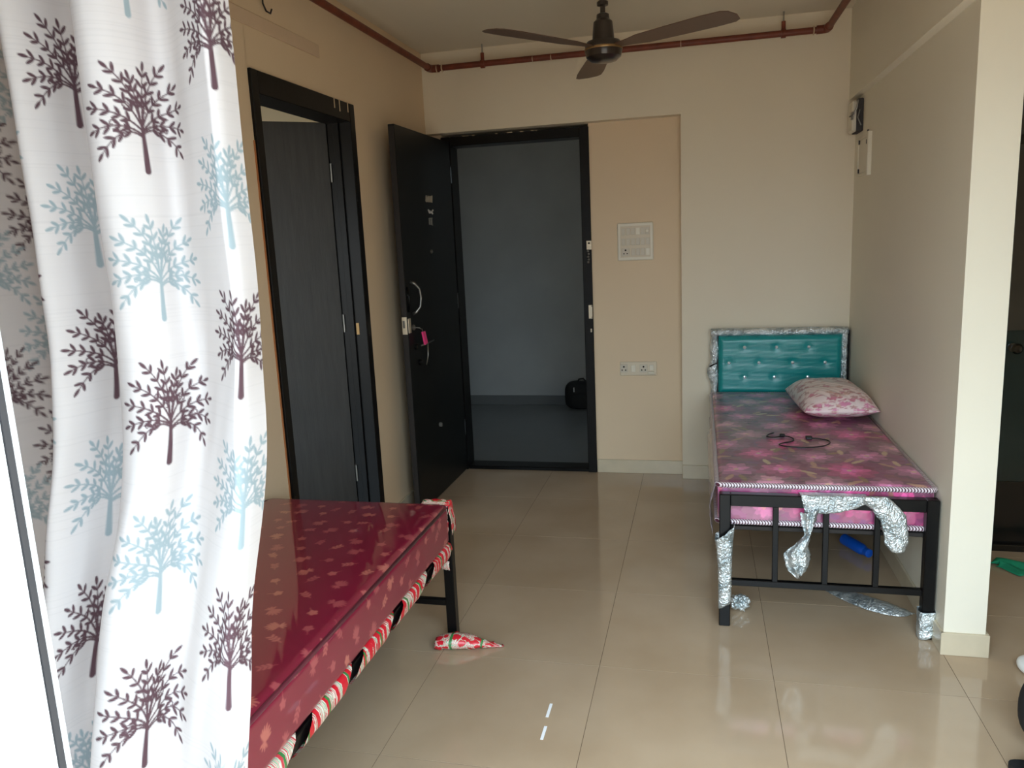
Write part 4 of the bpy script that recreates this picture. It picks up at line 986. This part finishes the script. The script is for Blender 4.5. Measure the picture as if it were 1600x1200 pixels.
part('cover', 'white_plastic', fb, (XR - 0.006, XR, 4.412, 4.688, 1.790, 1.965), bev=0.002)
part('flap_edge', 'white_plastic', fb, (XR - 0.022, XR, 4.375, 4.402, 1.768, 1.985), bev=0.003)
for (y, z) in ((4.66, 1.945), (4.44, 1.975), (4.46, 1.93), (4.66, 1.795)): part('screw', 'rubber', fb, (XR - 0.012, XR - 0.005, y, y + 0.012, z, z + 0.022), bev=0.0)
# small dangling wire on the left wall
bm = new_bm(); tube(bm, [(XL + 0.002, 2.955, 2.55), (XL + 0.015, 2.955, 2.51), (XL + 0.02, 2.945, 2.475), (XL + 0.02, 2.965, 2.452), (XL + 0.018, 3.0, 2.452), (XL + 0.02, 3.01, 2.47)], 0.0035, 7)
tag(obj('wire', bm, 'cable_black', None, smooth='all', base=(XL, 2.955, 2.45)), 'short black wire curling out of the left wall above the door', 'wire')

# ------------------------------------------------------------------ things at the edges
def blob_bag(bm, x0, x1, y0, y1, z0, z1, p=3.0, n=24):
    cx, cy, cz = (x0 + x1) / 2, (y0 + y1) / 2, (z0 + z1) / 2
    t = bmesh.new(); bmesh.ops.create_uvsphere(t, u_segments=n * 2, v_segments=n, radius=1)
    for v in t.verts:
        c = v.co; m = (abs(c.x) ** p + abs(c.y) ** p + abs(c.z) ** p) ** (-1 / p); c *= m
        v.co = Vector((cx + c.x * (x1 - x0) / 2, cy + c.y * (y1 - y0) / 2, cz + c.z * (z1 - z0) / 2))
    merge(bm, t)
hbag = thing('backpack', (-1.06, 6.86, 0), 'black bag on the hall floor beyond the entrance', 'bag')
bm = new_bm(); blob_bag(bm, -1.185, -0.90, 6.76, 6.96, -0.002, 0.245, 4.0); obj('body', bm, 'black_cloth', hbag, smooth='all')
bm = new_bm(); blob_bag(bm, -1.13, -0.95, 6.735, 6.80, 0.01, 0.15, 4.0, 14); obj('pocket', bm, 'black_cloth', hbag, smooth='all')
bm = new_bm(); bx(bm, -1.096, -1.088, 6.752, 6.762, 0.165, 0.205, bev=0.001); obj('zip_pull', bm, 'mark_white', hbag)
bm = new_bm(); tube(bm, [(-1.07, 6.86, 0.235), (-1.06, 6.86, 0.262), (-1.02, 6.86, 0.268), (-0.99, 6.86, 0.235)], 0.008, 8); obj('handle', bm, 'black_cloth', hbag, smooth=True)
# green cloth in the passage
def green(U, V):
    x = 1.275 + U * 0.36; t = (V - 0.5) * 2
    w = 0.10 * (0.55 + 0.45 * np.sin(U * 7 + 0.6)) * np.clip(U * 6, 0.25, 1)
    return [x + 0.02 * np.sin(V * 5), 3.66 + w * t - 0.05 * U, 0.006 + 0.022 * np.abs(np.sin(U * 9 + V * 4)) * (1 - t * t)]
gc = crumple_sheet('floor_cloth', 'green_cloth', None, green, 40, 22, 0.0015, 71, base=(1.45, 3.64, 0)); tag(gc, 'crumpled green cloth on the floor by the dark door', 'cloth')
# right edge of the picture
bg = thing('handbag', (1.05, 2.2, 0), 'black bag at the right picture edge', 'bag')
bm = new_bm(); blob_bag(bm, 0.893, 1.28, 2.23, 2.37, 0.0, 0.28, 2.6); obj('body', bm, 'black_cloth', bg, smooth='all')
bm = new_bm(); tube(bm, [(0.98, 2.225, 0.245), (1.0, 2.225, 0.33), (1.08, 2.225, 0.37), (1.16, 2.225, 0.33), (1.18, 2.225, 0.245)], 0.009, 8); obj('strap', bm, 'black_cloth', bg, smooth='all')
bm = new_bm(); blob_bag(bm, 1.053, 1.16, 2.70, 2.80, 0.0, 0.055, 2.5, 14)
tag(obj('plastic_bag', bm, 'white_poly', None, smooth='all', base=(1.08, 2.75, 0)), 'small white plastic bag on the floor at the right edge', 'bag')
sl = thing('slipper', (0.95, 1.98, 0), 'black slipper with blue strap at the bottom right corner', 'slipper')
def sole(x, y, ang, par):
    out = [(0.045 * math.cos(t) * (1.0 if math.sin(t) > 0 else 0.82), 0.125 * math.sin(t)) for t in np.linspace(0, 2 * PI, 28, endpoint=False)]
    c, s = math.cos(ang), math.sin(ang)
    bm = new_bm(); prism(bm, out, 0.0, 0.022, lambda u, v, w: Vector((x + u * c - v * s, y + u * s + v * c, w))); obj('sole', bm, 'black_cloth', par)
    P = np.linspace(0, PI, 12); U, V = np.meshgrid(P, np.linspace(0.02, 0.085, 6))
    X0 = 0.046 * np.cos(U); Z0 = 0.016 + 0.042 * np.sin(U)
    g = grid('strap', x + X0 * c - V * s, y + X0 * s + V * c, Z0, 'blue_plastic', par); md = g.modifiers.new('thick', 'SOLIDIFY'); md.thickness = 0.005
sole(0.958, 2.165, 1.15, sl)
# thin white strips standing in for two bright streaks of light on the tiles
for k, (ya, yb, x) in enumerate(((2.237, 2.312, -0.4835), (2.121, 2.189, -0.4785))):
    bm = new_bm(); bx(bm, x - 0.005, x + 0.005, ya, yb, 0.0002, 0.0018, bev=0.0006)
    tag(obj('light_streak', bm, 'streak_white', None, base=(x, (ya + yb) / 2, 0)), ('farther of two white strips imitating light streaks on the tiles', 'nearer of two white strips imitating light streaks on the tiles')[k], 'strip', 'white strips on the floor')
